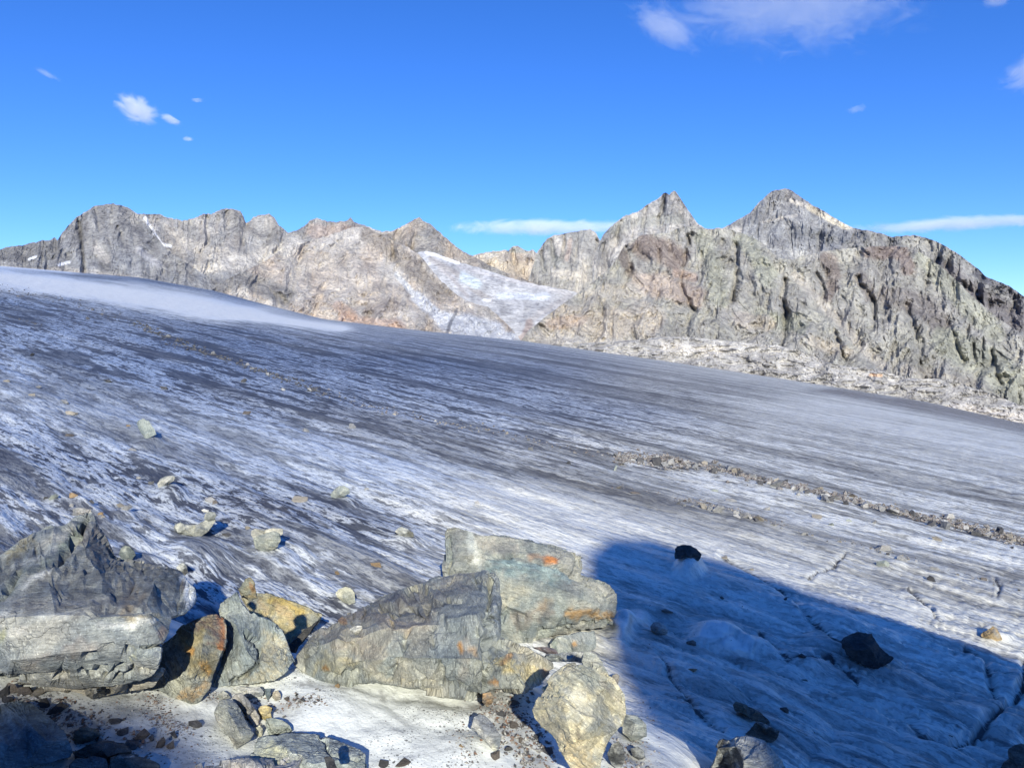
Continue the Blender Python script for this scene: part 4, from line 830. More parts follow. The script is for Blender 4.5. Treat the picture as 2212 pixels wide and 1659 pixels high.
boulder('boulder', 'wide blue grey slab lying at the bottom edge, cream coloured along its left side', 'boulder',
    [(546, 1606), (556, 1592), (580, 1588), (640, 1584), (680, 1587), (710, 1594), (745, 1606), (777, 1618), (789, 1630), (788, 1665), (780, 1690), (560, 1690), (542, 1642)],
    2.75, [(600, 1604, -.02), (660, 1600, -.02), (700, 1620, -.04), (620, 1640, -.10), (740, 1640, -.06), (680, 1650, -.1)], thick=.35, tilt=.25, pal=((.33, .36, .36), (.39, .41, .39), (.28, .31, .32)), fold=(.1, .4, 1), grooves=[([(690, 1594), (704, 1600), (706, 1618), (716, 1630), (770, 1640)], 3, .03)],
    paint=[([(560, 1625), (590, 1622), (600, 1636)], 20, (.62, .60, .42), .85), ([(610, 1635), (650, 1632)], 12, (.60, .58, .46), .6), ([(720, 1650), (790, 1650)], 20, (.24, .28, .25), .6)])
boulder('boulder', 'pale pinkish slab cut off by the bottom edge of the view', 'boulder', [(420, 1660), (440, 1650), (500, 1646), (535, 1640), (600, 1646), (660, 1634), (690, 1630), (700, 1645), (712, 1662), (716, 1700), (420, 1700)], 2.5, thick=.3, tilt=.2, pal=((.46, .43, .40), (.52, .49, .46), (.40, .39, .38)))
boulder('rock', 'small dark notch shaped stone standing at the right end of the pale pinkish slab', 'rock', [(700, 1636), (712, 1632), (722, 1640), (730, 1670), (714, 1672)], 2.45, perch=True, thick=.1, pal=DKR)
boulder('rock', 'dark bluish stone with a whitish quartz side, half sunk in dirty ice', 'rock',
    [(1020, 1562), (1024, 1548), (1036, 1541), (1048, 1546), (1058, 1556), (1070, 1572), (1081, 1590), (1080, 1612), (1072, 1622), (1062, 1616), (1048, 1600), (1034, 1586), (1018, 1572)],
    3.15, thick=.12, pal=((.17, .19, .22), (.24, .25, .28), (.11, .12, .14)), paint=[([(1024, 1560), (1040, 1585), (1060, 1612)], 8, (.48, .47, .45), .85), ([(1066, 1612), (1068, 1616)], 6, (.55, .55, .47), .8)])
boulder('rock', 'rusty stub of rock sticking out below the central boulder', 'rock', [(1043, 1498), (1060, 1494), (1067, 1506), (1064, 1518), (1052, 1526), (1042, 1516)], 3.4, perch=True, thick=.1, pal=((.35, .27, .19), (.48, .3, .16), (.24, .22, .2)))
boulder('rock', 'grey cube like stone half in shade beside the right flank of the yellowish boulder', 'rock',
    [(1345, 1560), (1352, 1542), (1374, 1545), (1386, 1554), (1397, 1567), (1396, 1590), (1380, 1597), (1362, 1600), (1346, 1582)], 3.15, [(1372, 1562, -.05), (1366, 1585, -.06)], thick=.16, pal=((.34, .36, .34), (.42, .42, .38), (.2, .22, .22)), paint=[([(1352, 1555), (1362, 1560)], 10, (.12, .13, .14), .8)])  # dark patch paints the shaded half of the stone
boulder('rock', 'dark speckled stone stuck in the dirty ice at the foot of the yellowish boulder', 'rock', [(1320, 1608), (1336, 1600), (1346, 1612), (1350, 1640), (1338, 1664), (1322, 1650), (1312, 1628)], 2.8, thick=.12, pal=((.10, .10, .10), (.34, .34, .33), (.06, .06, .06)))
boulder('rock', 'small grey stone low on the icy flank right of the yellowish boulder', 'rock', [(1362, 1616), (1378, 1612), (1390, 1622), (1394, 1636), (1380, 1642), (1366, 1632)], 2.95, thick=.1, pal=((.15, .15, .15), (.4, .4, .38), (.1, .1, .1)))
boulder('boulder', 'pale grey boulder at the bottom edge right of centre with its left side shade painted black', 'boulder',
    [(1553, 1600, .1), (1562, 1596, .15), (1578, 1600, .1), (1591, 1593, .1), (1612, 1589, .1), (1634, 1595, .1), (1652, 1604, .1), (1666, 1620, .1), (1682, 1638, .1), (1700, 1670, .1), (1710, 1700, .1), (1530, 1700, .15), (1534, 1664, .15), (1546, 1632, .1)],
    3.6, [(1588, 1612, -.02), (1604, 1640, -.1), (1640, 1630, -.08), (1650, 1665, -.14), (1600, 1675, -.12), (1575, 1650, .14)], thick=.5, tilt=.1, pal=((.38, .38, .36), (.46, .455, .43), (.30, .31, .30)), paint=[([(1556, 1610), (1566, 1640), (1570, 1700)], 24, (.03, .03, .035), .9), ([(1592, 1620), (1604, 1660)], 10, (.03, .035, .045), .9)])  # near-black strips put the shade of the left side into the colour
boulder('rock', 'long brown log shaped stone lying in the shade right of centre', 'rock', [(1585, 1522), (1590, 1516), (1602, 1520), (1630, 1532), (1660, 1553), (1664, 1560), (1655, 1562), (1632, 1556), (1604, 1542), (1586, 1532)], 4.35, thick=.12, pal=((.18, .165, .14), (.24, .21, .17), (.12, .11, .10)), fold=(.2, .4, .9))
boulder('rock', 'reddish brown wedge shaped stone below the long log shaped stone', 'rock', [(1634, 1560), (1650, 1562), (1668, 1570), (1684, 1579), (1678, 1594), (1668, 1602), (1642, 1598), (1618, 1590), (1610, 1584)], 4.2, [(1655, 1572, -.03), (1650, 1585, .05)], thick=.2, pal=((.14, .115, .10), (.24, .19, .15), (.09, .08, .07)), paint=[([(1655, 1566), (1676, 1576)], 6, (.42, .36, .31), .8)])
boulder('boulder', 'big black boulder resting on the shaded blue ice at the right', 'boulder',
    [(1820, 1384), (1826, 1376), (1838, 1371), (1856, 1365), (1870, 1367), (1883, 1369), (1892, 1382), (1902, 1396), (1914, 1408), (1930, 1421), (1924, 1428), (1910, 1436), (1898, 1446), (1884, 1444), (1862, 1436), (1840, 1424), (1828, 1414), (1822, 1400)],
    6.1, [(1860, 1385, -.08), (1880, 1400, -.12), (1850, 1405, -.12), (1895, 1425, -.05)], thick=.4, tilt=.15, pal=DKR, rough=1.1)
boulder('boulder', 'flat black boulder balanced on a white ice pedestal at the edge of the shadow', 'boulder',
    [(1458, 1186), (1462, 1180), (1476, 1176), (1492, 1177), (1505, 1186), (1516, 1197), (1514, 1204), (1508, 1211), (1495, 1206), (1484, 1203), (1472, 1207), (1459, 1207)], 9.6, thick=.35, pal=DKR, tilt=.1)
boulder('boulder', 'dark boulder cut off by the bottom right corner', 'boulder', [(2160, 1665, .1), (2168, 1650, .1), (2180, 1640), (2178, 1620), (2192, 1610), (2206, 1607), (2225, 1612), (2250, 1630), (2260, 1680), (2170, 1690)], 4.7, thick=.4, pal=((.13, .12, .11), (.18, .16, .14), (.09, .08, .08)))
boulder('rock', 'orange brown pyramid shaped stone alone on the sunlit ice at the far right', 'rock', [(2119, 1371), (2124, 1364), (2138, 1358), (2145, 1351), (2152, 1358), (2160, 1370), (2164, 1381), (2155, 1384), (2138, 1380), (2122, 1377)], 8.2, [(2146, 1366, -.06), (2135, 1372, -.05)], thick=.25, pal=((.40, .28, .15), (.50, .36, .20), (.3, .25, .2)), tilt=.1, paint=[([(2148, 1362), (2158, 1376)], 5, (.45, .42, .38), .6)])
boulder('rock', 'oval pale stone lying beside the white ice hump right of the propped slab', 'rock', [(1405, 1352), (1412, 1344), (1424, 1343), (1436, 1350), (1443, 1360), (1442, 1368), (1432, 1371), (1416, 1367), (1406, 1360)], 6.3, thick=.14, pal=((.40, .39, .38), (.46, .44, .42), (.3, .3, .3)))
boulder('rock', 'pale green upright slab standing alone on the ice in the left middle distance', 'rock',
    [(295, 915), (300, 908), (308, 904), (316, 908), (322, 909), (328, 920), (333, 926), (338, 938), (330, 942), (315, 949), (304, 936), (298, 924)], 16.6, [(312, 920, -.05), (318, 936, -.06)], thick=.22, tilt=.15, pal=((.29, .32, .305), (.34, .37, .35), (.22, .245, .235)), fold=(1, 0, .3), rough=.7)
boulder('rock', 'boat shaped striped rock on a white ice pedestal, behind the huge left slab', 'rock',
    [(377, 1140), (380, 1132), (390, 1128), (400, 1133), (420, 1134), (436, 1130), (448, 1120), (460, 1116), (468, 1122), (460, 1134), (450, 1146), (436, 1156), (418, 1158), (400, 1155), (384, 1150)], 8.1, [(400, 1143, -.1), (430, 1142, -.1)], thick=.35, pal=((.40, .40, .36), (.48, .47, .41), (.27, .27, .25)), fold=(-.2, .1, 1), tilt=.1)
boulder('rock', 'upturned striped stone standing on the right tip of the boat shaped rock', 'rock', [(440, 1120), (443, 1110), (452, 1105), (464, 1106), (468, 1114), (462, 1122), (450, 1126)], hit_d(430, 1157) + .02, perch=True, thick=.14, pal=((.40, .40, .36), (.48, .47, .41), (.22, .22, .2)), fold=(.2, .1, 1))
boulder('rock', 'little white flake on top of the upturned striped stone', 'rock', [(435, 1102), (440, 1099), (451, 1101), (450, 1107), (440, 1107)], hit_d(430, 1157) + .06, perch=True, thick=.05, pal=((.66, .64, .62), (.7, .68, .66), (.6, .6, .58)))
boulder('rock', 'rounded green grey rock with a lighter patch, perched on ice left of the propped slab', 'rock', [(548, 1166), (556, 1158), (572, 1152), (590, 1148), (602, 1152), (606, 1166), (600, 1180), (588, 1188), (568, 1192), (552, 1184)], 7.4, [(578, 1165, -.1), (582, 1180, -.08)], thick=.25, pal=((.42, .43, .37), (.48, .47, .40), (.30, .32, .29)))
boulder('rock', 'broken flat slab lying across the back of the rounded green grey rock', 'rock', [(544, 1146), (552, 1142), (574, 1144), (590, 1140), (610, 1142), (611, 1152), (604, 1158), (590, 1148), (570, 1154), (548, 1166), (543, 1156)], hit_d(575, 1192) + .06, perch=True, thick=.25, pal=((.46, .45, .41), (.52, .5, .45), (.34, .33, .30)), fold=(0, 0, 1))
boulder('rock', 'small dark stone with a pale band just behind the top of the huge slab', 'rock', [(257, 1196), (262, 1184), (270, 1178), (280, 1180), (290, 1190), (293, 1198), (286, 1208), (274, 1212), (262, 1206)], 4.75, thick=.12, pal=((.16, .18, .17), (.22, .24, .22), (.12, .13, .13)), paint=[([(268, 1184), (272, 1200)], 4, (.45, .46, .4), .8)])
boulder('rock', 'knobbly white and black stone perched on the right shoulder of the huge left slab', 'rock', [(380, 1226), (388, 1218), (396, 1215), (404, 1224), (406, 1236), (400, 1243), (392, 1238)], 4.15, perch=True, thick=.1, pal=((.40, .41, .4), (.6, .6, .58), (.1, .1, .1)), paint=[([(400, 1230), (402, 1240)], 6, (.06, .06, .06), .9)])
boulder('rock', 'light pinkish flat stone balanced on the peak of the huge left slab', 'rock', [(157, 1113), (157, 1100), (166, 1097), (196, 1100), (199, 1108), (190, 1112), (175, 1113)], 4.75, perch=True, thick=.16, pal=((.46, .43, .40), (.52, .47, .42), (.40, .39, .36)))
boulder('rock', 'pale green chunk on the upper left slope of the huge left slab', 'rock', [(100, 1150), (100, 1138), (110, 1134), (124, 1140), (136, 1142), (128, 1152), (120, 1162), (108, 1158)], 4.4, perch=True, thick=.1, pal=((.46, .48, .43), (.54, .55, .50), (.36, .38, .35)))
boulder('rock', 'cream coloured block on the ice between the ochre slab and the central boulder', 'rock', [(725, 1280), (732, 1272), (746, 1267), (758, 1270), (766, 1280), (768, 1300), (754, 1306), (742, 1300), (728, 1290)], 6.3, thick=.16, pal=((.56, .54, .42), (.62, .60, .50), (.48, .46, .36)), rough=.6)
boulder('rock', 'grey stone on a small ice pedestal, middle of the ice left of the propped slab', 'rock', [(714, 1068), (722, 1058), (732, 1050), (744, 1049), (754, 1056), (756, 1064), (744, 1072), (726, 1076), (716, 1074)], 9.8, thick=.25, pal=((.38, .40, .37), (.46, .47, .42), (.28, .3, .28)))
boulder('rock', 'half white half brown stone on the ice above the central boulder', 'rock', [(853, 1148), (860, 1140), (868, 1137), (880, 1142), (892, 1150), (894, 1158), (880, 1160), (862, 1156)], 8.4, thick=.2, pal=((.55, .54, .48), (.6, .58, .52), (.45, .44, .4)), paint=[([(882, 1150), (892, 1158)], 9, (.24, .22, .17), .9)])
boulder('rock', 'layered pale rock tilted on a grey ice pedestal, in the left middle ice', 'rock', [(340, 1044), (346, 1034), (358, 1028), (374, 1027), (380, 1032), (374, 1040), (362, 1046), (350, 1052), (342, 1052)], 11.2, thick=.3, pal=((.44, .43, .38), (.52, .50, .45), (.34, .33, .30)), fold=(-.4, 0, 1))

# ---------------------------------------------------------------- loose stones
import bmesh
def stone_mat(name, c0, c1, c2):
    N = NT(name); tc = N.n('TexCoord').outputs['Object']; oi = N.n('ObjectInfo')
    q = N.vmath('ADD', tc, oi.outputs['Location'])
    a = N.noise(q, 3.0, 5, .65, .5); b = N.noise(q, 14, 5, .7)
    c = N.mix(N.map(a, .4, .62), c0, c1); c = N.mix(N.map(b, .5, .7, 0, .7), c, c2)
    f = N.math('MULTIPLY_ADD', oi.outputs['Random'], .5, .75)
    cb = N.n('CombineXYZ')
    for k in range(3): N.set(cb.inputs[k], f)
    c = N.mix(1.0, c, cb.outputs[0], 'MULTIPLY')
    return N.finish(c, .85, N.bump(N.math('ADD', a, b), .8, .04), .2)
SM = dict(grey=stone_mat('stone_grey', (.27, .27, .26), (.36, .35, .33), (.12, .12, .12)), pale=stone_mat('stone_pale', (.46, .45, .42), (.56, .54, .50), (.26, .24, .22)),
          dark=stone_mat('stone_dark', (.10, .10, .105), (.15, .145, .14), (.06, .06, .06)), rust=stone_mat('stone_rust', (.40, .27, .15), (.50, .36, .20), (.26, .20, .14)),
          tan=stone_mat('stone_tan', (.38, .34, .27), (.46, .41, .33), (.22, .19, .16)), green=stone_mat('stone_green', (.34, .37, .31), (.42, .44, .37), (.22, .24, .20)),
          brown=stone_mat('stone_brown', (.18, .155, .135), (.25, .215, .18), (.11, .10, .09)))
def grit_mat():
    N = NT('grit'); q = N.n('NewGeometry').outputs['Position']
    a = N.noise(q, 24, 2, .5); b = N.noise(q, 61, 2, .5)
    c = N.mix(N.map(a, .38, .62), (.07, .07, .072), (.30, .285, .26)); c = N.mix(N.map(b, .55, .62), c, (.20, .12, .08)); c = N.mix(N.map(b, .44, .38), c, (.42, .41, .38))
    return N.finish(c, .9, None, .2)
SM['grit'] = grit_mat()
SHAPES = []
for k in range(12):
    r = random.Random(50 + k); bm = bmesh.new()
    for _ in range(r.randint(9, 14)):
        v = Vector((r.gauss(0, 1), r.gauss(0, 1), r.gauss(0, 1))).normalized() * r.uniform(.75, 1.1)
        bm.verts.new((v.x, v.y, v.z))
    g = bmesh.ops.convex_hull(bm, input=bm.verts)
    bmesh.ops.delete(bm, geom=[e for e in g['geom_interior'] if isinstance(e, bmesh.types.BMVert)], context='VERTS')
    bmesh.ops.triangulate(bm, faces=bm.faces)
    bm.verts.index_update()
    V = np.array([v.co[:] for v in bm.verts]); Fc = np.array([[v.index for v in f.verts] for f in bm.faces]); bm.free()
    V, Fc = subdiv(V, Fc, 3)
    nr = vnormals(V, Fc)
    V = V + nr * (.035 * fbm(V * 2.6 + k * 4, 5, .6) - .03 * np.maximum(0, fbm(V * 3 + k, 3, .6, ridged=True)))[:, None]
    V = (V - (V.max(0) + V.min(0)) / 2) / (V.max(0) - V.min(0))
    SHAPES.append((V, Fc))
_MC = {}
def stone_mesh(name, shape, mat):
    key = (shape, mat)
    if key not in _MC:
        V, Fc = SHAPES[shape]; _MC[key] = make_mesh(name, V, Fc, SM[mat], False)
    return _MC[key]
SCt = [0]
def stone(x, y, w, h, mat, label=None, group=None, name='stone', cat='stone', sink=.22, deep=.8):
    """x, y: centre in the photo grid; w, h: size there"""
    SCt[0] += 1; i = SCt[0]
    t = hit_d(x, y + h * .42)
    base = P(x, y + h * .42, t)
    W = w / F * t; H = h / F * t * 1.12
    ob = bpy.data.objects.new(name, stone_mesh(name, int(rnd(i, 1) * 12), mat)); C.objects.link(ob)
    D = max(H, W * deep)
    ob.scale = (W, D, H); ob.rotation_euler = ((rnd(i, 3) - .5) * .25, (rnd(i, 4) - .5) * .3 + .1, (rnd(i, 5) - .5) * .6)
    ob.location = Vector(base) + Vector((0, D * .25, H * (.5 - sink)))
    tag(ob, label, cat, group)
    return ob
L1 = [
 (325, 1043, 14, 9, 'grey', 'small grey stone just left of the layered pale rock on its ice pedestal'), (298, 1032, 12, 6, 'pale', 'tiny pale stone up left of the layered pale rock on its pedestal'),
 (156, 1070, 20, 13, 'rust', 'orange brown stone on the ice above the peak of the huge left slab'), (114, 1074, 16, 14, 'green', 'mossy green stone left of the orange brown stone above the huge slab'),
 (98, 1076, 12, 9, 'dark', 'small dark stone touching the mossy green stone'), (197, 1084, 12, 8, 'dark', 'small black stone right of the orange brown stone above the huge slab'),
 (272, 1097, 22, 12, 'pale', 'white stone, right half of a pair on the ice above the huge left slab'), (257, 1092, 18, 9, 'tan', 'tan stone, left half of a pair with the white stone above the huge left slab'),
 (450, 1079, 30, 12, 'pale', 'flat pale stone on the ice above the boat shaped rock'), (463, 1085, 12, 10, 'brown', 'brown stone end leaning on the flat pale stone above the boat shaped rock'),
 (646, 1080, 34, 13, 'tan', 'elongated tan stone lying alone in the middle left ice'), (232, 823, 22, 8, 'dark', 'dark flat stone in the distant blue ice at upper left'), (352, 838, 22, 7, 'dark', 'dark sliver of stone far off, right of the dark flat stone at upper left'),
 (139, 868, 20, 10, 'grey', 'grey stone in the left distance, just above a yellowish one'), (151, 892, 27, 10, 'tan', 'yellowish stone in the left distance, under the grey one'), (67, 853, 14, 7, 'tan', 'little tan stone near the left edge, far off'),
 (82, 836, 12, 5, 'grey', 'tiny grey flake above the little tan stone near the left edge'), (67, 766, 10, 8, 'dark', 'dark stone far up the ice near the left edge'), (188, 687, 9, 6, 'dark', 'dark block far up the ice, beside the upper moraine line at left'),
 (532, 892, 18, 8, 'brown', 'brown and white stone in the middle distance, left half'), (658, 929, 18, 9, 'grey', 'grey stone in the middle distance, right of the brown and white one'), (144, 940, 24, 6, 'brown', 'flat brown flake in the blue ice left of the pale green slab'),
 (286, 972, 18, 7, 'pale', 'pale crumbly stone below the pale green upright slab'), (276, 920, 10, 5, 'rust', 'tiny reddish stone left of the pale green upright slab'), (12, 823, 16, 6, 'tan', 'pale tan stone at the very left edge in the distance'), (610, 841, 11, 6, 'pale', 'small pale stone under the distant moraine line'),
 (526, 822, 12, 10, 'dark', 'dark stone below the distant moraine line at left centre'), (761, 920, 16, 13, 'grey', 'blocky grey stone in the centre left distance below the moraine line'), (1146, 969, 13, 9, 'grey', 'grey stone below the faint middle of the moraine line'),
 (1228, 999, 11, 6, 'dark', 'small dark stone in the centre right ice, left of the long rubble line'), (1330, 1011, 9, 14, 'green', 'thin upright green grey stone just below the start of the long rubble line'), (1030, 1086, 12, 10, 'pale', 'whitish stone standing above the propped slab in the centre'),
 (1338, 1053, 17, 6, 'tan', 'tan flake in the ice below the start of the long rubble line'), (1372, 1065, 24, 6, 'brown', 'string of brown grit stone right of the tan flake'), (791, 1056, 12, 6, 'pale', 'small pale stone right of the grey stone on its small pedestal'),
 (812, 1222, 30, 12, 'rust', 'flat ochre stone on the ice left of the propped slab'), (727, 1238, 12, 7, 'rust', 'small dark red stone left of the flat ochre stone'), (488, 1155, 22, 9, 'dark', 'dark banded stone right of the boat shaped rock'), (534, 1140, 12, 9, 'tan', 'small tan block left of the broken flat slab'),
 (216, 1110, 14, 9, 'rust', 'small orange pebble just right of the peak of the huge left slab'), (154, 1091, 9, 9, 'pale', 'tiny white stone left of the light pinkish stone on the slab peak'), (222, 1116, 9, 6, 'tan', 'tiny tan stone beside the small orange pebble at the slab peak'),
 (1682, 1046, 32, 22, 'grey', 'largest block of the long rubble line, with a dark left side'), (1698, 1040, 14, 12, 'dark', 'dark stone touching the right of the largest block in the rubble line'), (1787, 1073, 28, 15, 'pale', 'whitish block with a steep lit face in the middle of the long rubble line'),
 (1772, 1055, 22, 8, 'tan', 'flat tan stone on top of the rubble line above the whitish block'), (1845, 1071, 18, 9, 'brown', 'reddish brown stone on the crest of the rubble line'), (1931, 1103, 26, 16, 'pale', 'rounded pale block at the lower edge of the long rubble line'), (1874, 1088, 24, 13, 'grey', 'grey block in the rubble line left of the rounded pale one'),
 (2048, 1136, 28, 18, 'grey', 'rounded grey block at the right part of the rubble line, under a pale one'), (2053, 1115, 24, 13, 'pale', 'pale block on top of the rounded grey one at the right of the rubble line'), (1479, 999, 16, 12, 'pale', 'pale block near the upper end of the long rubble line'), (1522, 1000, 16, 11, 'tan', 'tan block near the upper end of the rubble line, right of the pale one'),
 (1436, 1003, 18, 12, 'grey', 'dark sided grey block at the start of the long rubble line'), (1554, 1099, 28, 18, 'grey', 'layered grey block with a black left side in the lower short rubble line'), (1522, 1094, 18, 13, 'tan', 'pinkish tan block left of the layered grey block in the lower rubble line'),
 (1612, 1112, 24, 13, 'pale', 'pale block right of centre in the lower short rubble line'), (1641, 1120, 22, 14, 'tan', 'tan block near the right end of the lower short rubble line'), (1592, 1115, 16, 9, 'pale', 'small pale block between the layered grey block and the pale one'), (1672, 1134, 20, 10, 'grey', 'grey stone ending the lower short rubble line'),
 (1766, 1117, 22, 10, 'tan', 'buff stone alone between the two rubble lines'), (1891, 1128, 12, 10, 'grey', 'small dark sided stone below the rounded pale block of the rubble line'), (1834, 1124, 13, 6, 'green', 'flat greenish stone right of the buff stone between the rubble lines'), (1797, 1133, 14, 6, 'green', 'tiny green grey flake below the buff stone'),
 (1736, 1154, 22, 9, 'pale', 'pale block starting the lowest string of pebbles'), (1911, 1184, 38, 16, 'pale', 'white capped brown stone at the right end of the lowest string of pebbles'), (1948, 1206, 20, 14, 'grey', 'grey stone with a dark left side, right of the white capped brown stone'), (1911, 1218, 27, 17, 'green', 'grey green boulder with a shadow to its left, under the white capped stone'),
 (2023, 1228, 20, 9, 'pale', 'flat whitish stone to the right of the grey green boulder'), (2016, 1252, 20, 14, 'dark', 'dark rounded stone below the flat whitish stone at right'), (2023, 1163, 22, 9, 'tan', 'tan slab with a raised fin below the right part of the rubble line'), (2127, 1252, 13, 8, 'brown', 'brown stone at right, below the string of small pebbles'),
 (1625, 1231, 11, 8, 'tan', 'cream pebble at the edge of the shadow, right of the flat black boulder'), (1567, 1205, 20, 7, 'tan', 'thin tan flake just right of the flat black boulder'), (1658, 1098, 18, 9, 'pale', 'white sharp stone between the rubble lines, left of the buff stone'), (1581, 1081, 26, 7, 'pale', 'flat pale stone above the layered grey block of the lower rubble line'),
 (1544, 1060, 18, 6, 'green', 'green grey flake below the upper rubble line at its left part'), (2188, 1183, 8, 8, 'dark', 'tiny black stone near the right edge under the rubble line'), (1495, 1389, 22, 12, 'brown', 'brown stone in the shade under the long white ice hump'), (1496, 1450, 28, 9, 'rust', 'bright orange flake in the shaded ice right of the yellowish boulder'),
 (1407, 1310, 11, 6, 'dark', 'tiny dark stone in the shade above the white ice hump'), (1442, 1321, 26, 7, 'brown', 'flat brown flake in the shade right of the tiny dark stone'), (1697, 1293, 9, 6, 'dark', 'small dark stone on the shaded ice beside a crack'), (1561, 1292, 11, 5, 'brown', 'tiny brown stone in the upper part of the shaded ice'),
 (1696, 1534, 19, 14, 'brown', 'triangular brown stone in the shade right of the log shaped stone'), (1537, 1567, 10, 5, 'dark', 'tiny black stone in the shade left of the log shaped stone'), (1735, 1418, 18, 11, 'dark', 'dark stone in a hollow left of the big black boulder'), (2051, 1591, 18, 9, 'brown', 'brown stone in a hollow at the bottom right'),
 (1760, 1584, 12, 5, 'rust', 'tiny reddish flake in the shade right of the wedge shaped stone'), (1740, 1470, 14, 5, 'brown', 'thin brown flake in the shade below the big black boulder'),
]
for x, y, w_, h_, m_, lab in L1: stone(x, y, w_, h_, m_, lab)
# foreground stones on the near ice
L2 = [(246, 1558, 28, 11, 'dark', 'flat dark reddish stone on the near ice left of centre'), (262, 1584, 26, 20, 'dark', 'squat dark stone below the flat reddish one, bottom left'), (303, 1594, 32, 24, 'brown', 'striped brown block among dark stones at the bottom left'), (325, 1596, 12, 14, 'dark', 'dark stone touching the right side of the striped brown block'),
      (374, 1589, 17, 16, 'dark', 'single dark pebble right of the striped brown block'), (346, 1608, 15, 20, 'brown', 'upright brown pebble below the single dark pebble'), (366, 1612, 17, 16, 'brown', 'rounded brown pebble right of the upright brown pebble'), (418, 1566, 34, 16, 'dark', 'dark three cornered stone on the clean near ice'),
      (120, 1536, 40, 18, 'dark', 'dark red stone right of the shaded blue grey boulder'), (280, 1614, 30, 20, 'dark', 'dark stone behind the white rimmed stone at the bottom edge'), (90, 1522, 26, 16, 'dark', 'black stone behind the shaded blue grey boulder'), (22, 1490, 30, 22, 'brown', 'brown stone under the huge left slab, at the left edge'), (52, 1494, 30, 24, 'brown', 'lumpy brown stone under the huge left slab'),
      (80, 1498, 26, 18, 'tan', 'tan stone with a lit corner under the huge left slab'), (2, 1500, 20, 26, 'dark', 'dark stone at the left edge under the huge slab'), (12, 1512, 26, 16, 'dark', 'black stone right above the shaded blue grey boulder'), (728, 1482, 11, 10, 'rust', 'orange pebble on the clean ice under the central boulder'),
      (1110, 1520, 30, 12, 'brown', 'dark brown gritty lump under the right end of the central boulder'), (1083, 1545, 22, 14, 'dark', 'dark round stone right of the bluish quartz stone'), (1113, 1568, 24, 12, 'brown', 'flat brown stone on the dirty ice left of the yellowish boulder'), (1132, 1562, 12, 12, 'dark', 'dark chip right of the flat brown stone near the yellowish boulder'),
      (1160, 1594, 26, 14, 'dark', 'dark elongated stone at the lower left foot of the yellowish boulder'), (1128, 1602, 16, 14, 'brown', 'brown stone low on the dirty ice left of the yellowish boulder'), (1098, 1618, 22, 12, 'dark', 'dark flake in the dirty ice at the bottom centre'), (1180, 1626, 30, 12, 'dark', 'long dark stone at the bottom left of the yellowish boulder'),
      (996, 1612, 10, 8, 'rust', 'rust red pebble on the white ice at the bottom centre'), (872, 1652, 34, 12, 'brown', 'brown stone cut by the bottom edge, right of the blue grey slab'), (828, 1652, 22, 12, 'dark', 'greenish dark stone at the bottom edge beside the blue grey slab'), (1070, 1634, 22, 20, 'brown', 'reddish brown stone below the bluish quartz stone'),
      (688, 1516, 12, 8, 'dark', 'dark pebble at the end of the grit patch under the central boulder'), (653, 1513, 12, 10, 'dark', 'dark pebble in the grit patch right of the tan stone'), (619, 1511, 16, 10, 'brown', 'brown pebble at the left of the grit patch right of the tan stone'), (640, 1502, 9, 10, 'dark', 'pointed dark pebble standing above the grit patch'),
      (712, 1577, 6, 5, 'dark', 'single dark pebble on the white ice above the blue grey slab')]
for x, y, w_, h_, m_, lab in L2: stone(x, y, w_, h_, m_, lab, sink=.15)

def line_at(poly, f):
    seg = [math.hypot(poly[k + 1][0] - poly[k][0], poly[k + 1][1] - poly[k][1]) for k in range(len(poly) - 1)]
    d = f * sum(seg)
    for k, L in enumerate(seg):
        if d <= L or k == len(seg) - 1:
            q = d / L; return poly[k][0] + (poly[k + 1][0] - poly[k][0]) * q, poly[k][1] + (poly[k + 1][1] - poly[k][1]) * q
        d -= L
R_ = random.Random(3)
LINES = [
 ([(1330, 988), (1400, 992), (1470, 1004), (1560, 1015), (1640, 1038), (1740, 1058), (1850, 1084), (1960, 1112), (2060, 1132), (2140, 1152), (2260, 1182)], 66, 9, (8, 22), 'angular grey stone in the long line of rubble crossing the right half of the glacier', 'stones of the long rubble line'),
 ([(1462, 1086), (1500, 1092), (1560, 1102), (1620, 1118), (1690, 1140)], 15, 6, (7, 15), 'small block in the lower short line of rubble right of centre', 'stones of the lower short rubble line'),
 ([(1725, 1150), (1780, 1162), (1850, 1178), (1930, 1196), (1990, 1220)], 15, 4, (4, 8), 'small pale pebble in the lowest string of pebbles at right', 'pebbles of the lowest string'),
 ([(2040, 1232), (2110, 1250), (2212, 1275)], 7, 4, (4, 8), 'small pale pebble in the short string near the right edge', 'pebbles near the right edge'),
 ([(290, 700), (360, 730), (430, 754), (500, 778), (560, 802), (640, 828), (700, 850)], 28, 5, (5, 12), 'dark stone in the distant moraine line at left', 'stones of the distant dark moraine line'),
 ([(700, 850), (820, 884), (910, 904), (1060, 930), (1180, 955), (1330, 986)], 18, 6, (3, 8), 'small stone in the faint middle stretch of the moraine line', 'stones of the faint moraine stretch'),
 ([(-30, 620), (30, 630), (100, 645), (180, 662), (260, 690)], 10, 7, (3, 8), 'small dark stone in the upper moraine band at the left edge', 'stones of the upper moraine band'),
 ([(-20, 674), (30, 685), (90, 706)], 6, 4, (3, 7), 'tiny dark stone in the short string at the left edge', 'stones of the short left string')]
WORD = dict(grey='grey', pale='whitish', tan='tan', green='greenish', dark='dark', brown='brown')
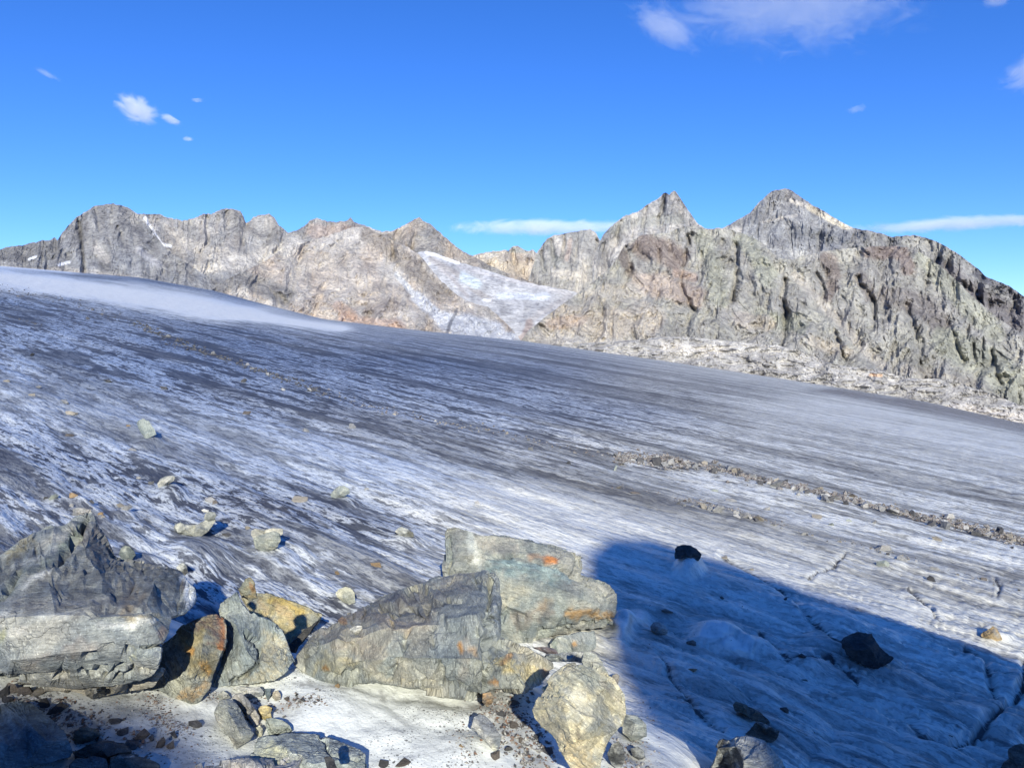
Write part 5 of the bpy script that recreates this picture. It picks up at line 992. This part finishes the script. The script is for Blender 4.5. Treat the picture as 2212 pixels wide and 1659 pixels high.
PLACE = {0: ['near the upper left end of the long rubble line', 'in the middle of the long rubble line', 'in the right part of the long rubble line', 'at the right end of the long rubble line by the frame'],
         1: ['at the left of the lower short rubble line', 'at the right of the lower short rubble line'], 2: ['at the left of the lowest pebble string', 'at the right of the lowest pebble string'],
         3: ['in the short pebble string near the right edge'], 4: ['in the upper part of the far dark moraine line at left', 'in the lower part of the far dark moraine line at left'],
         5: ['in the faint left stretch of the moraine line', 'in the faint right stretch of the moraine line'], 6: ['in the uppermost moraine band at the left edge'], 7: ['in the short moraine string at the left edge']}
for li, (poly, n, spread, (a, b), lab, grp) in enumerate(LINES):
    for k in range(n):
        f = (k + R_.random()) / n
        x, y = line_at(poly, f); y += R_.gauss(0, spread * .5); x += R_.gauss(0, 4)
        w_ = a + (b - a) * R_.random() ** 1.3
        dark = li in (4, 6, 7)
        m_ = R_.choice(['dark', 'dark', 'grey'] if dark else ['grey', 'grey', 'pale', 'tan', 'dark', 'grey', 'dark', 'pale'])
        pl = PLACE[li][min(int(f * len(PLACE[li])), len(PLACE[li]) - 1)]
        sz = 'block' if w_ > (a + b) / 2 else 'small stone'
        stone(x, y, w_, w_ * R_.uniform(.55, .95), m_, '%s angular %s %s' % (WORD[m_], sz, pl), grp)

def gravel(name, label, cat, spots, mat, seed=0):
    """spots: (polyline, spread, count, (min size px, max size px)) -> one mesh of tiny chips"""
    r = random.Random(90 + seed); Vs = []; Fs = []; n = 0
    oct_ = np.array([(1, 0, 0), (-1, 0, 0), (0, 1, 0), (0, -1, 0), (0, 0, 1), (0, 0, -1)], float)
    of = np.array([(0, 2, 4), (2, 1, 4), (1, 3, 4), (3, 0, 4), (2, 0, 5), (1, 2, 5), (3, 1, 5), (0, 3, 5)])
    for poly, spread, cnt, (a, b) in spots:
        for k in range(cnt):
            x, y = line_at(poly, r.random()) if len(poly) > 1 else poly[0]
            x += r.gauss(0, spread[0]); y += r.gauss(0, spread[1])
            if y > 1720: continue
            t = hit(x, y)
            if t > 800: continue
            d = float(ice_detail(np.array([x]), np.array([y]), np.array([t]))[0])
            s = (a + (b - a) * r.random() ** 3) / F * t * .5
            c_ = P(x, y, t) + pn * (d + s * .3)
            o = oct_ * s * np.array([r.uniform(.7, 1.4), r.uniform(.7, 1.3), r.uniform(.4, .9)]) * (1 + .5 * (np.array([r.random() for _ in range(6)])[:, None] - .5))
            an = r.random() * 6.28; ca, sa = math.cos(an), math.sin(an)
            o = np.stack([o[:, 0] * ca - o[:, 1] * sa, o[:, 0] * sa + o[:, 1] * ca, o[:, 2] + .3 * o[:, 0]], -1)
            Vs.append(o + c_); Fs.append(of + n); n += 6
    me = make_mesh(name, np.concatenate(Vs), np.concatenate(Fs), SM[mat], False)
    tag(link(name, me), label, cat, kind='stuff')
gravel('gravel', 'fine grey rubble filling the moraine lines across the glacier', 'gravel',
       [(LINES[0][0], (5, 5.5), 2300, (3, 17)), (LINES[1][0], (5, 4), 340, (2, 10)), (LINES[2][0], (4, 2.5), 160, (1.5, 5)), (LINES[3][0], (4, 3), 70, (1.5, 4)), (LINES[5][0], (8, 4), 420, (1.5, 7)), ([(1330, 1053), (1420, 1072), (1480, 1090)], (8, 3), 90, (1.5, 4))], 'grit', 1)
gravel('gravel', 'dark grit in the far moraine lines at the left', 'gravel', [(LINES[4][0], (6, 4), 900, (1.5, 8)), (LINES[6][0], (10, 6), 300, (1.2, 4)), (LINES[7][0], (6, 3), 100, (1.2, 4)), ([(0, 640), (300, 730), (500, 800)], (60, 14), 160, (1.2, 3.5))], 'dark', 2)
gravel('gravel', 'brown grit spread over the near ice between the foreground rocks', 'gravel',
       [([(330, 1500), (345, 1520), (362, 1545), (395, 1568)], (15, 13), 1900, (2, 7)), ([(250, 1530), (330, 1560), (400, 1600)], (40, 20), 800, (1.5, 7)), ([(60, 1500), (150, 1530), (240, 1580)], (34, 18), 600, (2, 14)),
        ([(620, 1510), (690, 1515)], (22, 7), 420, (2, 9)), ([(480, 1500), (560, 1520)], (30, 14), 420, (2, 12)), ([(1060, 1510), (1110, 1560), (1160, 1620)], (28, 24), 1300, (2, 13)), ([(990, 1560), (1010, 1600), (1020, 1650)], (16, 18), 420, (1.5, 8)),
        ([(1340, 1600), (1360, 1650)], (20, 20), 160, (2, 10)), ([(700, 1520), (900, 1560), (980, 1620)], (80, 34), 300, (1.0, 3.6)), ([(0, 1500), (120, 1530), (260, 1600), (330, 1650)], (40, 18), 170, (6, 24)), ([(1090, 1530), (1130, 1600), (1190, 1650)], (24, 26), 110, (5, 20)), ([(470, 1495), (600, 1510)], (40, 9), 60, (5, 14)), ([(1350, 1600), (1390, 1660)], (22, 22), 40, (5, 16)), ([(380, 1620), (470, 1640)], (40, 16), 160, (1.2, 5)), ([(1380, 1560), (1420, 1620)], (14, 20), 90, (2, 7))], 'grit', 3)
gravel('gravel', 'dark specks of grit scattered over the ice beyond the foreground rocks', 'gravel',
       [([(0, 1180), (60, 1150)], (40, 16), 160, (1.2, 4)), ([(380, 1260), (500, 1290), (600, 1300)], (50, 16), 260, (1.2, 4)), ([(500, 1100), (700, 1200), (900, 1230)], (90, 34), 160, (1.0, 3)), ([(200, 1000), (700, 1130)], (160, 40), 160, (1.0, 3)), ([(1400, 1300), (1700, 1500), (1700, 1600)], (120, 60), 160, (1.2, 3.5))], 'dark', 4)

# ---------------------------------------------------------------- clouds
def cloud(label, x, y, w_, h_, dens, rot=0.0, scale=3.0, thr=.5, dist=9000.0, stretch=(1, 1)):
    W = w_ / F * dist; H = h_ / F * dist; D = W * .35 if W < 2500 else W * .15
    V, Fc = [], None
    bm = bmesh.new(); bmesh.ops.create_icosphere(bm, subdivisions=3, radius=.5)
    for v in bm.verts: v.co *= 1.0 + .12 * math.sin(9 * v.co.x + 5 * v.co.z + x)
    me = bpy.data.meshes.new('cloud'); bm.to_mesh(me); bm.free()
    o = link('cloud', me, tuple(P(x, y, dist))); o.scale = (W, D, H)
    o.rotation_euler = (0, rot, 0)
    N = NT('cloud_vapour'); tc = N.n('TexCoord').outputs['Object']
    r = N.vmath('LENGTH', tc)
    fall = N.map(r, .48, .05, smooth=False)
    q = N.vmath('MULTIPLY', tc, (W / 1900.0, D / 1000.0, H / 1000.0))
    q = N.vmath('ADD', q, (x * .01, y * .013, 0))
    n = N.noise(q, scale * 2.0, 12, .72, 1.6)
    d = N.map(N.math('ADD', n, N.math('MULTIPLY', N.math('SUBTRACT', fall, .5), .55)), thr + .0, thr + .26)
    d = N.math('MULTIPLY', d, N.map(fall, 0, .15))
    vol = N.n('VolumePrincipled'); vol.inputs['Color'].default_value = (.97, .98, 1, 1)
    N.set(vol.inputs['Density'], N.math('MULTIPLY', d, dens / max(D, H)))
    vol.inputs['Anisotropy'].default_value = -.35
    N.t.links.new(vol.outputs[0], N.out.inputs['Volume'])
    N.m.cycles.volume_step_rate = 1.0
    me.materials.append(N.m); tag(o, label, 'cloud')
cloud('wide ragged white cloud at the top right of the sky', 1700, 0, 900, 330, 1.9, 0.0, 2.2, .40)
cloud('wisp of cloud hanging under the left end of the wide ragged cloud', 1435, 62, 290, 110, 1.0, .5, 2.6, .43)
cloud('small bright cloud alone in the left sky', 298, 238, 150, 90, 4.5, .45, 3.4, .42)
cloud('faint wisp trailing right of the small bright cloud', 368, 258, 90, 34, 1.8, .45, 4.5, .46)
cloud('tiny oval cloud right of the small bright cloud', 425, 217, 46, 18, .7, 0, 4.0, .42)
cloud('tiny flat cloud below the small bright cloud', 407, 301, 46, 18, 1.2, 0, 4.0, .42)
cloud('long flat band of cloud behind the mountains in the centre', 1190, 492, 600, 52, 2.1, 0, 1.6, .36, 12000)
cloud('thin streak of cloud behind the right mountain shoulder', 2060, 484, 720, 46, 1.9, -.06, 1.6, .37, 12000)
cloud('ragged cloud cut by the right edge of the sky', 2225, 150, 210, 120, 1.5, -.7, 3.0, .42)
cloud('tiny double wisp of cloud high over the right peak', 1850, 237, 80, 34, .6, -.2, 5.0, .47)
cloud('faint small cloud at the top right corner', 2150, 0, 110, 60, 1.4, 0, 4.0, .46)
cloud('faint slanting wisp in the upper left sky', 105, 162, 110, 22, .45, .45, 4.0, .44)
print('objects', len(bpy.data.objects))
